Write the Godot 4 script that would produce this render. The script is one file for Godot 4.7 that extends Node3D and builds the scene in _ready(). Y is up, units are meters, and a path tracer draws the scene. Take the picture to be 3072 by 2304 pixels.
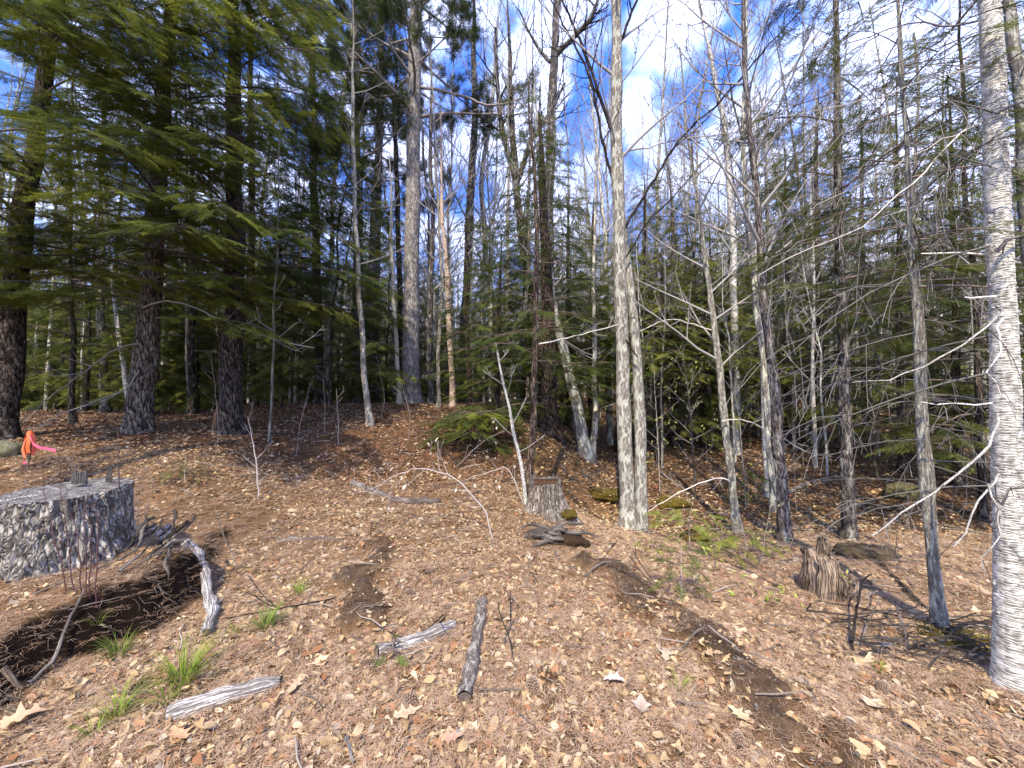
extends Node3D
# a spring forest edge: a leaf-covered clearing, a cut bank with stumps, hemlocks, bare hardwoods, a birch

const PL := [Vector2(0, 0), Vector2(2, 0), Vector2(3.2, 0.02), Vector2(4.3, 0.14), Vector2(5.5, 0.46), Vector2(6.5, 0.74), Vector2(8, 1.1), Vector2(9.5, 1.4), Vector2(11, 1.53), Vector2(13, 1.45), Vector2(17, 1.1), Vector2(25, 0.9), Vector2(40, 2), Vector2(70, 5), Vector2(120, 10)]
const PLL := [Vector2(0, 0), Vector2(2, .03), Vector2(2.8, .08), Vector2(3.5, .25), Vector2(4.2, .52), Vector2(5, .82), Vector2(6.5, 1.06), Vector2(8, 1.12), Vector2(11, 1.3), Vector2(14, 1.2), Vector2(20, .9), Vector2(30, 1), Vector2(60, 3), Vector2(120, 8)]
const PR := [Vector2(0, 0), Vector2(2, 0), Vector2(3, -.04), Vector2(4.2, -.12), Vector2(5.5, -.3), Vector2(7, -.25), Vector2(9, -.02), Vector2(12, .35), Vector2(16, .9), Vector2(25, 2), Vector2(40, 3.8), Vector2(70, 7), Vector2(120, 12)]
const XB := [Vector2(0, -2.2), Vector2(1.5, -2.4), Vector2(2, -2.6), Vector2(2.5, -2.75), Vector2(3.1, -2.68), Vector2(3.5, -2.85), Vector2(4.2, -2.9), Vector2(5.2, -3.2), Vector2(9, -4)]
const BH := [Vector2(0, 0.1), Vector2(2, 0.22), Vector2(2.6, 0.34), Vector2(3.1, 0.36), Vector2(3.6, 0.17), Vector2(4.2, 0.04), Vector2(5.2, 0)]

var rng := RandomNumberGenerator.new()
var rough := FastNoiseLite.new()
var fine := FastNoiseLite.new()
var patch := FastNoiseLite.new()
var M := {}
var used := {}
var ridge_a := [Vector3(0.679, 0.036, -3.746), Vector3(0.976, 0.003, -3.548), Vector3(1.058, -0.009, -3.071), Vector3(1.190, -0.013, -2.797), Vector3(1.360, -0.012, -2.568), Vector3(1.349, -0.007, -2.259), Vector3(1.333, -0.003, -1.974), Vector3(1.405, -0.002, -1.759)]
var ridge_b := [Vector3(-1.348, 0.125, -4.064), Vector3(-1.339, 0.076, -3.715), Vector3(-1.358, 0.052, -3.436), Vector3(-1.146, 0.027, -3.093), Vector3(-1.092, 0.018, -2.862)]
var ridge_c := [Vector3(0.236, 0.004, -2.276), Vector3(0.235, 0.002, -2.051), Vector3(0.260, 0.001, -1.892), Vector3(0.271, 0.001, -1.759)]


class Buf:
	var v := PackedVector3Array()
	var n := PackedVector3Array()
	var c := PackedColorArray()
	var u := PackedVector2Array()
	var i := PackedInt32Array()

	func vert(p: Vector3, nn: Vector3, col: Color, uv := Vector2.ZERO) -> int:
		v.append(p); n.append(nn); c.append(col); u.append(uv)
		return v.size() - 1

	func tri(a: int, b: int, d: int) -> void:
		i.append(a); i.append(b); i.append(d)

	func flat(a: Vector3, b: Vector3, d: Vector3, col: Color) -> void:   # one flat triangle
		var nn := (d - a).cross(b - a).normalized()
		var k := v.size()
		vert(a, nn, col); vert(b, nn, col, Vector2(1, 0)); vert(d, nn, col, Vector2(0, 1))
		i.append(k); i.append(k + 1); i.append(k + 2)

	func renormal() -> void:
		for k in n.size():
			n[k] = Vector3.ZERO
		for k in range(0, i.size(), 3):
			var a := i[k]; var b := i[k + 1]; var d := i[k + 2]
			var f := (v[d] - v[a]).cross(v[b] - v[a])
			n[a] += f; n[b] += f; n[d] += f
		for k in n.size():
			n[k] = n[k].normalized() if n[k].length_squared() > 1e-20 else Vector3.UP

	func orient() -> void:   # turns every triangle to face the way its normals point
		for k in range(0, i.size(), 3):
			var a := i[k]; var b := i[k + 1]; var d := i[k + 2]
			if (v[d] - v[a]).cross(v[b] - v[a]).dot(n[a] + n[b] + n[d]) < 0.0:
				i[k + 1] = d
				i[k + 2] = b

	func mesh() -> ArrayMesh:
		var m := ArrayMesh.new()
		var arr := []
		arr.resize(Mesh.ARRAY_MAX)
		arr[Mesh.ARRAY_VERTEX] = v; arr[Mesh.ARRAY_NORMAL] = n; arr[Mesh.ARRAY_COLOR] = c; arr[Mesh.ARRAY_TEX_UV] = u; arr[Mesh.ARRAY_INDEX] = i
		m.add_surface_from_arrays(Mesh.PRIMITIVE_TRIANGLES, arr)
		return m


# ---------- ground shape ----------
func lin(k: Array, d: float) -> float:
	if d <= k[0].x:
		return k[0].y
	for q in range(1, k.size()):
		if d <= k[q].x:
			var a: Vector2 = k[q - 1]
			var b: Vector2 = k[q]
			return a.y + (b.y - a.y) * (d - a.x) / (b.x - a.x)
	return k[-1].y

func prof(k: Array, d: float) -> float:
	return (lin(k, d - .5) + 2.0 * lin(k, d) + lin(k, d + .5)) * .25

func base_h(x: float, d: float) -> float:
	var wl := smoothstep(2.2, 4.6, -x - maxf(0, d - 5.0) * .8)
	var wr := smoothstep(-.4, 2.2, x - .06 * d)
	var y := prof(PL, d) * (1.0 - wl) + prof(PLL, d) * wl
	y = y * (1.0 - wr) + prof(PR, d) * wr
	var bh := lin(BH, d)
	if bh > 0.0:
		var xb := edge_x(d)
		y += bh * smoothstep(-.1, .1, xb - x)
	return y - .3 * exp(-((x - .95) ** 2 + (d - 6.0) ** 2) / .8)

func edge_x(d: float) -> float:   # where the cut bank breaks off
	return lin(XB, d) + (fine.get_noise_2d(d * .25, 7.0) * .3 + fine.get_noise_2d(d * .9, 17.0) * .1) * smoothstep(1.4, 2.2, d)

func near_line(line: Array, p: Vector2) -> float:
	var best := 1e9
	for k in range(1, line.size()):
		var a := Vector2(line[k - 1].x, line[k - 1].z)
		var b := Vector2(line[k].x, line[k].z)
		best = minf(best, Geometry2D.get_closest_point_to_segment(p, a, b).distance_to(p))
	return best

func soil(x: float, z: float) -> float:   # how bare the dark soil lies
	if z > -1.2 or z < -5.5 or absf(x) > 2.6:
		return 0.0
	var p := Vector2(x, z)
	var w := fine.get_noise_2d(x * .5, z * .5) * .14 + rough.get_noise_2d(x * 2.0, z * 2.0) * .05
	var a := 1.0 - smoothstep(.11, .25, near_line(ridge_a, p) + w)
	var b := 1.0 - smoothstep(.08, .19, near_line(ridge_b, p) + w)
	var c := 1.0 - smoothstep(.06, .13, near_line(ridge_c, p) + w)
	return clampf(maxf(maxf(a, b), c * .7) * smoothstep(-.55, -.05, fine.get_noise_2d(x * .55 + 31.0, z * .55)), 0.0, 1.0)

func gy(x: float, z: float) -> float:
	var y := base_h(x, -z)
	var amp := clampf(.4 + -z * .1, .4, 3.0)
	y += rough.get_noise_2d(x, z) * .035 * amp
	y += fine.get_noise_2d(x, z) * .018
	if z > -5.5 and z < -1.2:
		var p := Vector2(x, z)
		var s := soil(x, z)
		if s > 0.0:
			y += s * (.11 if near_line(ridge_c, p) > .25 else .015) * (.75 + .5 * fine.get_noise_2d(x * .4 + 9.0, z * .4))
	return y

func onto(p: Vector3, up := 0.0) -> Vector3:
	return Vector3(p.x, gy(p.x, p.z) + up, p.z)


# ---------- naming ----------
func numbered(called: String) -> String:
	var k: int = used.get(called, 0)
	used[called] = k + 1
	return called if k == 0 else "%s_%03d" % [called, k]

func tag(o: Node3D, label: String, category: String, group := "") -> Node3D:
	o.set_meta("label", label)
	o.set_meta("category", category)
	if group:
		o.set_meta("group", group)
	return o

func thing(called: String, label: String, category: String, at := Vector3.ZERO, group := "") -> Node3D:
	var o := Node3D.new()
	o.name = numbered(called)
	add_child(o)
	o.position = at
	return tag(o, label, category, group)

func part(parent: Node3D, called: String, b: Buf, m: Material) -> MeshInstance3D:
	var o := MeshInstance3D.new()
	o.name = called
	o.mesh = b.mesh()
	o.material_override = null
	o.set_surface_override_material(0, m)
	parent.add_child(o, true)
	return o

func single(called: String, b: Buf, m: Material, label: String, category: String, at := Vector3.ZERO, group := "") -> MeshInstance3D:
	var o := MeshInstance3D.new()
	o.name = numbered(called)
	o.mesh = b.mesh()
	o.set_surface_override_material(0, m)
	add_child(o)
	o.position = at
	tag(o, label, category, group)
	return o

func many(parent: Node3D, called: String, mesh: Mesh, m: Material, xf: Array, cols: Array) -> MultiMeshInstance3D:
	var mm := MultiMesh.new()
	mm.transform_format = MultiMesh.TRANSFORM_3D
	mm.use_colors = true
	mm.mesh = mesh
	mm.instance_count = xf.size()
	for k in xf.size():
		mm.set_instance_transform(k, xf[k])
		mm.set_instance_color(k, cols[k])
	var o := MultiMeshInstance3D.new()
	o.name = called
	o.multimesh = mm
	o.material_override = m
	o.set_meta("kind", "stuff")
	parent.add_child(o, true)
	return o

func again(o: Node3D) -> Node3D:
	var r: Node3D = o.duplicate()
	r.name = numbered(String(o.get_meta("plain")))
	add_child(r)
	return r


# ---------- tubes and branches ----------
func R(a: float, b: float) -> float:
	return rng.randf_range(a, b)

func rvec() -> Vector3:
	return Vector3(R(-1, 1), R(-1, 1), R(-1, 1))

func tube(b: Buf, pts: Array, rad: Array, sides: int, col: Color, tip := Color(-1, 0, 0), wraps := 1.0, vs := 1.0, close := true) -> void:
	var cnt := pts.size()
	var k0 := b.v.size()
	var t: Vector3 = (pts[1] - pts[0]).normalized()
	var n1 := t.cross(Vector3(.31, .12, .94) if absf(t.dot(Vector3(.31, .12, .94))) < .9 else Vector3.RIGHT).normalized()
	var run := 0.0
	for q in cnt:
		if q > 0:
			run += pts[q].distance_to(pts[q - 1])
		var t2: Vector3 = (pts[mini(q + 1, cnt - 1)] - pts[maxi(q - 1, 0)]).normalized()
		n1 = (n1 - t2 * n1.dot(t2)).normalized()
		var n2 := t2.cross(n1)
		var cc := col if tip.r < 0.0 else col.lerp(tip, float(q) / (cnt - 1))
		for s in sides + 1:
			var a := TAU * s / sides
			var nn := n1 * cos(a) + n2 * sin(a)
			b.vert(pts[q] + nn * rad[q], nn, cc, Vector2(wraps * s / sides, -run * vs))
	var w := sides + 1
	for q in cnt - 1:
		for s in sides:
			var a := k0 + q * w + s
			b.tri(a, a + w, a + w + 1)
			b.tri(a, a + w + 1, a + 1)
	if close:
		var e := b.vert(pts[cnt - 1], (pts[cnt - 1] - pts[cnt - 2]).normalized(), col, Vector2(0, -run * vs))
		var f := k0 + (cnt - 1) * w
		for s in sides:
			b.tri(f + s, e, f + s + 1)

func crumple(b: Buf, from: int, noise: FastNoiseLite, stretch: Vector3, amount: float, axis: Array) -> void:   # pushes bark out along its normals
	for k in range(from, b.v.size()):
		var p := b.v[k] * stretch
		b.v[k] += b.n[k] * amount * noise.get_noise_3dv(p)

func spline(pts: Array, rad: Array, step: float) -> Array:
	var op := []
	var orr := []
	for k in pts.size() - 1:
		var a: Vector3 = pts[maxi(k - 1, 0)]
		var b: Vector3 = pts[k]
		var c: Vector3 = pts[k + 1]
		var d: Vector3 = pts[mini(k + 2, pts.size() - 1)]
		var m := maxi(1, int(ceil(b.distance_to(c) / step)))
		for q in m:
			var t := float(q) / m
			op.append(b.cubic_interpolate(c, a, d, t))
			orr.append(lerpf(rad[k], rad[k + 1], t))
	op.append(pts[-1])
	orr.append(rad[-1])
	return [op, orr]

func grow(b: Buf, p: Vector3, dir: Vector3, length: float, r: float, lvl: int, o: Dictionary, tips: Array) -> void:
	var n := clampi(int(length / o.seg), 3, 9)
	var pts := [p]
	var rad := [r]
	var d := dir.normalized()
	var seg := length / n
	for k in n:
		d = (d + rvec() * o.wander + Vector3.UP * o.up[lvl] / n).normalized()
		p += d * seg
		pts.append(p)
		rad.append(maxf(r * (1.0 - .8 * (k + 1) / n), o.rmin))
	tube(b, pts, rad, [6, 4, 3, 3][lvl], o.col, o.tip if lvl >= 1 else o.col, 1.0, 1.0, false)
	if lvl >= o.levels:
		tips.append([p, d])
		return
	var kids := int(o.kids[lvl] * length + R(0, 1))
	for k in kids:
		var s := lerpf(o.start, 1.0, (k + R(.2, .9)) / kids)
		var q := clampi(int(s * n), 0, n - 1)
		var bp: Vector3 = pts[q].lerp(pts[q + 1], s * n - q)
		var along: Vector3 = (pts[q + 1] - pts[q]).normalized()
		var side := along.cross(rvec()).normalized()
		if o.has("flat"):
			side = along.cross(Vector3.UP).normalized() * (1 if k % 2 == 0 else -1) + Vector3.UP * R(-.3, .1)
		var ang := R(.55, .95)
		grow(b, bp, along * cos(ang) + side.normalized() * sin(ang), length * R(.3, .55) * (1.15 - .6 * s), maxf(rad[q] * .6, o.rmin), lvl + 1, o, tips)

const BARE := {"seg": .35, "wander": .13, "up": [.35, .5, .3, .2], "kids": [2.6, 4.5, 7.0, 0.0], "levels": 2, "start": .2, "rmin": .004, "rk": .011, "col": Color(.34, .32, .3), "tip": Color(.24, .21, .2)}
const DEAD := {"seg": .22, "wander": .1, "up": [-.35, -1.1, -1.4, 0.0], "kids": [4.5, 4.0, 0.0, 0.0], "levels": 2, "start": .3, "rmin": .0016, "rk": .0045, "col": Color(.16, .15, .135), "tip": Color(.25, .235, .215)}


# ---------- procedural textures ----------
func noise_img(sd: int, freq: float, w: int, h: int, kind := FastNoiseLite.TYPE_SIMPLEX_SMOOTH, oct := 4) -> Image:
	var f := FastNoiseLite.new()
	f.seed = sd
	f.noise_type = kind
	f.frequency = freq
	f.fractal_octaves = oct
	f.fractal_type = FastNoiseLite.FRACTAL_FBM if kind != FastNoiseLite.TYPE_CELLULAR else FastNoiseLite.FRACTAL_NONE
	f.cellular_return_type = FastNoiseLite.RETURN_DISTANCE2_SUB
	f.cellular_jitter = 1.1
	return f.get_seamless_image(w, h)

func bark(sd: int, freq: float, low: Color, high: Color, spot: Color, spots: float, crack := .35) -> Array:
	var w := 256
	var a := noise_img(sd, freq, w, w, FastNoiseLite.TYPE_CELLULAR)
	var f := noise_img(sd + 1, .03, w, w)
	var g := noise_img(sd + 2, .012, w, w)
	var al := Image.create(w, w, false, Image.FORMAT_RGB8)
	var he := Image.create(w, w, false, Image.FORMAT_L8)
	for y in w:
		for x in w:
			var n := f.get_pixel(x, y).r
			var c := clampf(a.get_pixel((x + int(n * 24)) % w, (y + int(n * 40)) % w).r / crack, 0, 1)
			var t := clampf(c * .75 + (n - .5) * .9 + .1, 0, 1)
			var col := low.lerp(high, t)
			var sp := smoothstep(1.0 - spots, 1.0 - spots + .12, g.get_pixel(x, y).r * .7 + n * .3)
			col = col.lerp(spot, sp * (.4 + .6 * t))
			al.set_pixel(x, y, col)
			var hh := clampf(c * .7 + n * .4, 0, 1)
			he.set_pixel(x, y, Color(hh, hh, hh))
	return [ImageTexture.create_from_image(al), ImageTexture.create_from_image(he)]

func mat(albedo: Color, rough_ := .9) -> StandardMaterial3D:
	var m := StandardMaterial3D.new()
	m.albedo_color = albedo
	m.roughness = rough_
	m.metallic_specular = .25
	m.vertex_color_use_as_albedo = true
	m.cull_mode = BaseMaterial3D.CULL_DISABLED
	return m

func bark_mat(t: Array, scale: Vector3, relief := 1.2) -> StandardMaterial3D:
	var m := mat(Color.WHITE, .92)
	m.albedo_texture = t[0]
	m.heightmap_enabled = true
	m.heightmap_texture = t[1]
	m.heightmap_scale = relief
	m.uv1_scale = scale
	m.cull_mode = BaseMaterial3D.CULL_BACK
	return m

func leafy(through: float, rough_ := .6) -> StandardMaterial3D:
	var m := mat(Color.WHITE, rough_)
	m.backlight_enabled = true
	m.backlight = Color(through, through, through)
	return m

func scratches(size: int, sd: int, base: Color, base2: Color, lines: int, len_px: float, c1: Color, c2: Color) -> Array:   # matted needles: short straight strokes over mottled earth
	var n := noise_img(sd, .01, size, size)
	var n2 := noise_img(sd + 5, .07, size, size)
	var im := Image.create(size, size, false, Image.FORMAT_RGB8)
	var he := Image.create(size, size, false, Image.FORMAT_L8)
	for y in size:
		for x in size:
			var t := n.get_pixel(x, y).r * .6 + n2.get_pixel(x, y).r * .4
			im.set_pixel(x, y, base.lerp(base2, smoothstep(.3, .7, t)))
			he.set_pixel(x, y, Color(t * .45, t * .45, t * .45))
	for k in lines:
		var x := R(0, size)
		var y := R(0, size)
		var a := R(0, TAU)
		var bend := R(-.02, .02)
		var c := c1.lerp(c2, rng.randf())
		var shade := R(.35, 1.0)
		c = Color(c.r * shade, c.g * shade, c.b * shade)
		var hh := R(.4, 1.0)
		for s in int(len_px * R(.5, 1.2)):
			x += cos(a); y += sin(a); a += bend
			im.set_pixel(posmod(int(x), size), posmod(int(y), size), c)
			he.set_pixel(posmod(int(x), size), posmod(int(y), size), Color(hh, hh, hh))
	return [ImageTexture.create_from_image(im), ImageTexture.create_from_image(he)]

func grain(sd: int, low: Color, high: Color) -> Array:
	var w := 256
	var f := noise_img(sd, .02, w, w)
	var g := noise_img(sd + 1, .05, w, w)
	var al := Image.create(w, w, false, Image.FORMAT_RGB8)
	var he := Image.create(w, w, false, Image.FORMAT_L8)
	for y in w:
		for x in w:
			var t := f.get_pixel((x * 5) % w, (y / 2) % w).r * .6 + g.get_pixel((x * 7) % w, y).r * .4
			t = smoothstep(.3, .68, t)
			al.set_pixel(x, y, low.lerp(high, t))
			he.set_pixel(x, y, Color(t, t, t))
	return [ImageTexture.create_from_image(al), ImageTexture.create_from_image(he)]

func make_materials() -> void:
	M.hemlock = bark_mat(bark(11, .035, Color(.14, .115, .1), Color(.5, .47, .44), Color(.6, .61, .55), .38), Vector3(1, .55, 1), 1.6)
	M.pine = bark_mat(bark(23, .05, Color(.34, .31, .29), Color(.68, .66, .64), Color(.74, .73, .7), .4), Vector3(1, .5, 1), 1.0)
	M.gray = bark_mat(bark(37, .02, Color(.36, .345, .32), Color(.6, .585, .555), Color(.82, .83, .78), .54, .08), Vector3(1, .6, 1), .5)
	M.lichen = bark_mat(bark(41, .1, Color(.38, .36, .335), Color(.61, .59, .555), Color(.78, .785, .735), .54, .24), Vector3(1, .8, 1), .8)
	M.dark = bark_mat(bark(53, .04, Color(.2, .185, .175), Color(.5, .475, .46), Color(.66, .66, .62), .4), Vector3(1, .5, 1), 1.2)
	M.stump = bark_mat(bark(67, .07, Color(.33, .32, .305), Color(.66, .65, .63), Color(.74, .73, .7), .4, .34), Vector3(1, .55, 1), 2.5)
	# birch: fine level dashes, silver over tan
	var w := 256
	var f := noise_img(71, .06, w, w)
	var g := noise_img(72, .02, w, w)
	var al := Image.create(w, w, false, Image.FORMAT_RGB8)
	var he := Image.create(w, w, false, Image.FORMAT_L8)
	for y in w:
		for x in w:
			var t := f.get_pixel(x / 3, (y * 4 + int(g.get_pixel(x, y).r * 18.0)) % w).r * .55 + f.get_pixel((x + 90) % w, (y * 7) % w).r * .2 + g.get_pixel(x, y).r * .25
			var s := smoothstep(.33, .56, t)
			var c := Color(.4, .385, .36).lerp(Color(.74, .735, .71), s).lerp(Color(.92, .915, .9), smoothstep(.53, .66, t))
			al.set_pixel(x, y, c)
			he.set_pixel(x, y, Color(s, s, s))
	M.birch = bark_mat([ImageTexture.create_from_image(al), ImageTexture.create_from_image(he)], Vector3(1, 1.3, 1), .2)
	M.ground = mat(Color.WHITE, .97)
	var t := scratches(1024, 91, Color(.38, .32, .26), Color(.56, .48, .39), 20000, 44, Color(.62, .5, .38), Color(.86, .75, .61))
	M.ground.albedo_texture = t[0]
	M.ground.heightmap_enabled = true
	M.ground.heightmap_texture = t[1]
	M.ground.heightmap_scale = .8
	M.ground.uv1_triplanar = true
	M.ground.uv1_world_triplanar = true
	M.ground.uv1_scale = Vector3.ONE * .8
	M.ground.cull_mode = BaseMaterial3D.CULL_BACK
	var wg := grain(101, Color(.42, .4, .38), Color(.84, .83, .81))
	M.wood = bark_mat(wg, Vector3(1, .7, 1), .9)
	M.rot = bark_mat(grain(111, Color(.4, .31, .25), Color(.74, .64, .54)), Vector3(1, 1.5, 1), 1.4)
	M.moss = mat(Color.WHITE, 1.0)
	var mo := scratches(256, 121, Color(.36, .34, .18), Color(.55, .5, .27), 2500, 6, Color(.5, .48, .22), Color(.78, .74, .38))
	M.moss.albedo_texture = mo[0]
	M.moss.heightmap_enabled = true
	M.moss.heightmap_texture = mo[1]
	M.moss.heightmap_scale = 1.0
	M.moss.uv1_triplanar = true
	M.moss.uv1_scale = Vector3.ONE * 3.0
	M.rock = mat(Color.WHITE, .95)
	var ro := bark(131, .03, Color(.3, .29, .27), Color(.6, .59, .56), Color(.46, .44, .34), .45, .2)
	M.rock.albedo_texture = ro[0]
	M.rock.heightmap_enabled = true
	M.rock.heightmap_texture = ro[1]
	M.rock.heightmap_scale = .8
	M.rock.uv1_triplanar = true
	M.rock.uv1_scale = Vector3.ONE * 2.5
	M.twig = mat(Color(1, 1, 1), .9)
	M.needle = leafy(.9, .5)
	M.leaf = leafy(.5, .75)
	M.fresh = leafy(.9, .5)
	M.plain = mat(Color.WHITE, .85)
	M.ribbon = leafy(.5, .45)


# ---------- foliage shapes ----------
func sliver(b: Buf, p: Vector3, d: Vector3, length: float, w: float, up: Vector3, col: Color) -> void:
	var s := d.cross(up).normalized() * w * .5
	var k := b.v.size()
	b.vert(p - s, up, col); b.vert(p + d * length, up, col); b.vert(p + s, up, col)
	b.tri(k, k + 1, k + 2)

func hemlock_spray(sd: int, coarse: bool) -> ArrayMesh:
	rng.seed = sd
	var b := Buf.new()
	var nl := .11 if coarse else .062
	var nw := .036 if coarse else .016
	var gap := .062 if coarse else .023
	var twigs := 13 if coarse else 19
	for k in twigs + 1:
		var s := .06 + .94 * float(k) / twigs
		var side := 1.0 if k % 2 == 0 else -1.0
		var lead := k == twigs
		var p0 := Vector3(0.02, 0, 0) if lead else Vector3(s, -.1 * s * s, 0)
		var a := 0.0 if lead else R(.6, 1.0)
		var l := .98 if lead else (.5 * (1.02 - s * .78)) * R(.65, 1.1)
		var d := Vector3(cos(a), R(-.22, .02) if not lead else -.06, sin(a) * side).normalized()
		var w2 := d.cross(Vector3.UP).normalized()
		sliver(b, p0, d, l, .012 if not coarse else .02, Vector3.UP, Color(.6, .5, .4))
		for q in int(l / gap):
			var t := (q + .6) * gap
			var p := p0 + d * t + Vector3.DOWN * t * t * .12
			for e in [-1.0, 1.0]:
				var nd: Vector3 = (w2 * e + d * R(.25, .7) + Vector3.UP * R(-.25, .2)).normalized()
				var g := R(.5, 1.0)
				sliver(b, p, nd, nl * R(.75, 1.1) * (1.0 - .35 * t / l), nw, (Vector3.UP + Vector3(R(-.7, .7), 0, R(-.7, .7))).normalized(), Color(g, g, g))
	return b.mesh()

func pine_tuft(sd: int) -> ArrayMesh:
	rng.seed = sd
	var b := Buf.new()
	for k in 34:
		var s := R(0, .9)
		var a := R(0, TAU)
		var d := Vector3(R(.25, .9), sin(a), cos(a)).normalized()
		var g := R(.7, 1.0)
		sliver(b, Vector3(s, 0, 0), d, R(.55, .8), .03, d.cross(rvec()).normalized(), Color(g, g, g))
	return b.mesh()

func leaf_mesh(kind: int, curl: float, fold: float, sd: int) -> ArrayMesh:   # one dead leaf along x, length 1; kind 0 beech, 1 oak, 2 maple
	rng.seed = sd
	var b := Buf.new()
	var n: int = [5, 11, 7][kind]
	var p := Vector3(-.5, 0, 0)
	var twist := R(-.7, .7)
	for k in n + 1:
		var s := float(k) / n
		var w := 0.0
		if kind == 0:
			w = .27 * sin(PI * pow(s, .85))
		elif kind == 1:
			w = .3 * sin(PI * pow(s, .75)) * (1.25 if k % 3 == 1 else .5) + .015
		else:
			w = [.02, .35, .2, .45, .22, .16, .1, .0][k]
		w = maxf(w, .008)
		var a := curl * (s - .5)
		if k > 0:
			p += Vector3(cos(a), sin(a), 0) / n
		var tw := twist * (s - .5)
		var up := Vector3(-sin(a), cos(a), 0)
		var side := Vector3(0, sin(tw), cos(tw))
		var f1 := fold * R(.7, 1.3)
		var f2 := fold * R(.7, 1.3)
		var tone := R(.85, 1.0)
		var col := Color(tone, tone, tone)
		b.vert(p + side * w + up * w * f1, (up - side * f1).normalized(), col)
		b.vert(p, up, col * .88)
		b.vert(p - side * w + up * w * f2, (up + side * f2).normalized(), col)
	for k in n:
		var q := k * 3
		b.tri(q, q + 1, q + 4); b.tri(q, q + 4, q + 3)
		b.tri(q + 1, q + 2, q + 5); b.tri(q + 1, q + 5, q + 4)
	b.renormal()
	return b.mesh()

func small_leaf() -> ArrayMesh:
	var b := Buf.new()
	var g := Color(1, 1, 1)
	b.flat(Vector3.ZERO, Vector3(.5, .05, -.24), Vector3(1, -.1, 0), g)
	b.flat(Vector3.ZERO, Vector3(1, -.1, 0), Vector3(.5, .05, .24), g)
	return b.mesh()

var SPRAY := []
var FAR_SPRAY := []
var TUFT := []
var LEAVES := []
var BUD: ArrayMesh

func along_basis(d: Vector3, up: Vector3, s: float) -> Basis:
	var z := d.cross(up).normalized()
	var y := z.cross(d).normalized()
	return Basis(d * s, y * s, z * s)

func at_height(tp: Array, y: float) -> Vector3:
	for k in range(1, tp.size()):
		if tp[k].y >= y:
			return tp[k - 1].lerp(tp[k], clampf((y - tp[k - 1].y) / maxf(tp[k].y - tp[k - 1].y, 1e-4), 0, 1))
	return tp[-1]

func wide_at(tp: Array, tr: Array, y: float) -> float:
	for k in range(1, tp.size()):
		if tp[k].y >= y:
			return tr[k]
	return tr[-1]


# ---------- limbs ----------
func conifer(t: Node3D, tp: Array, tr: Array, o: Dictionary) -> void:   # tiers of flat boughs with needle sprays
	var limbs := Buf.new()
	var far: bool = o.get("far", false)
	var meshes: Array = FAR_SPRAY if far else SPRAY
	var xf := []
	var cols := []
	for k in meshes.size():
		xf.append([]); cols.append([])
	var lo: Color = o.get("lo", Color(.05, .08, .02))
	var hi: Color = o.get("hi", Color(.2, .26, .05))
	var each: bool = o.get("each", false)
	for k in o.count:
		var f: float = (k + R(0, 1)) / o.count
		var y := lerpf(o.from, o.to, f)
		var p := at_height(tp, y)
		var az: float = k * 2.39996 + R(-.6, .6)
		if o.has("az"):
			az = o.az + R(-1, 1) * o.spread
		var L: float = lerpf(o.low, o.top, pow(f, o.get("pow", 1.0))) * R(.7, 1.15)
		var b := Buf.new() if each else limbs
		var d := Vector3(cos(az), o.get("rise", .1) + R(-.12, .12), sin(az)).normalized()
		var n := 7
		var pts := [p]
		var rad := []
		var r0 := minf(clampf(L * .009, .005, .035), wide_at(tp, tr, y) * .7)
		rad.append(r0)
		for q in n:
			d = (d + Vector3(R(-.1, .1), -o.droop / n + R(-.06, .06), R(-.1, .1))).normalized()
			pts.append(pts[-1] + d * L / n)
			rad.append(maxf(r0 * (1.0 - .85 * (q + 1) / n), .0025))
		tube(b, pts, rad, 5, Color(.15, .125, .105), Color(.12, .09, .07), 1, 1, false)
		var bare: float = o.get("bare", .2)
		var m := int(L * o.dens * (1.0 - bare)) + 2
		for j in m:
			var s := lerpf(bare, .99, (j + R(0, 1)) / m)
			var q := clampi(int(s * n), 0, n - 1)
			var bp: Vector3 = pts[q].lerp(pts[q + 1], s * n - q)
			var al: Vector3 = (pts[q + 1] - pts[q]).normalized()
			var lat := al.cross(Vector3.UP).normalized() * (1.0 if j % 2 == 0 else -1.0)
			var a := R(.6, 1.1)
			var bd := (al * cos(a) + lat * sin(a) + Vector3.UP * R(-.3, .05)).normalized()
			var bl: float = (L * .38 * (1.12 - s * .8) + .1) * R(.55, 1.15)
			tube(b, [bp, bp + bd * bl * .5, bp + bd * bl + Vector3.DOWN * bl * .08], [.005, .0035, .0018] if not far else [.008, .006, .004], 3, Color(.13, .1, .08), Color(.1, .08, .05), 1, 1, false)
			var cnt := maxi(1, int(bl / o.gap))
			for e in cnt:
				var u := (e + .5) / cnt
				var sp := bp + bd * bl * u + Vector3.DOWN * bl * .08 * u * u
				var sd := (bd + bd.cross(Vector3.UP).normalized() * R(.15, .75) * (1.0 if e % 2 == 0 else -1.0) + Vector3.UP * R(-.3, .02)).normalized()
				if e == cnt - 1:
					sd = (bd + Vector3.UP * R(-.3, 0)).normalized()
				var w := rng.randi() % meshes.size()
				xf[w].append(Transform3D(along_basis(sd, (Vector3.UP + rvec() * .35).normalized(), o.size * R(.65, 1.2)), sp))
				cols[w].append(lo.lerp(hi, clampf(R(-.35, .95) + s * u * .4, 0, 1)))
		if each and b.v.size() > 0:
			part(t, "limb", b, M.twig)
	if not each:
		part(t, "limbs", limbs, M.twig).set_meta("kind", "stuff")
	for k in meshes.size():
		if xf[k].size():
			many(t, "foliage", meshes[k], M.needle, xf[k], cols[k])

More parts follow.
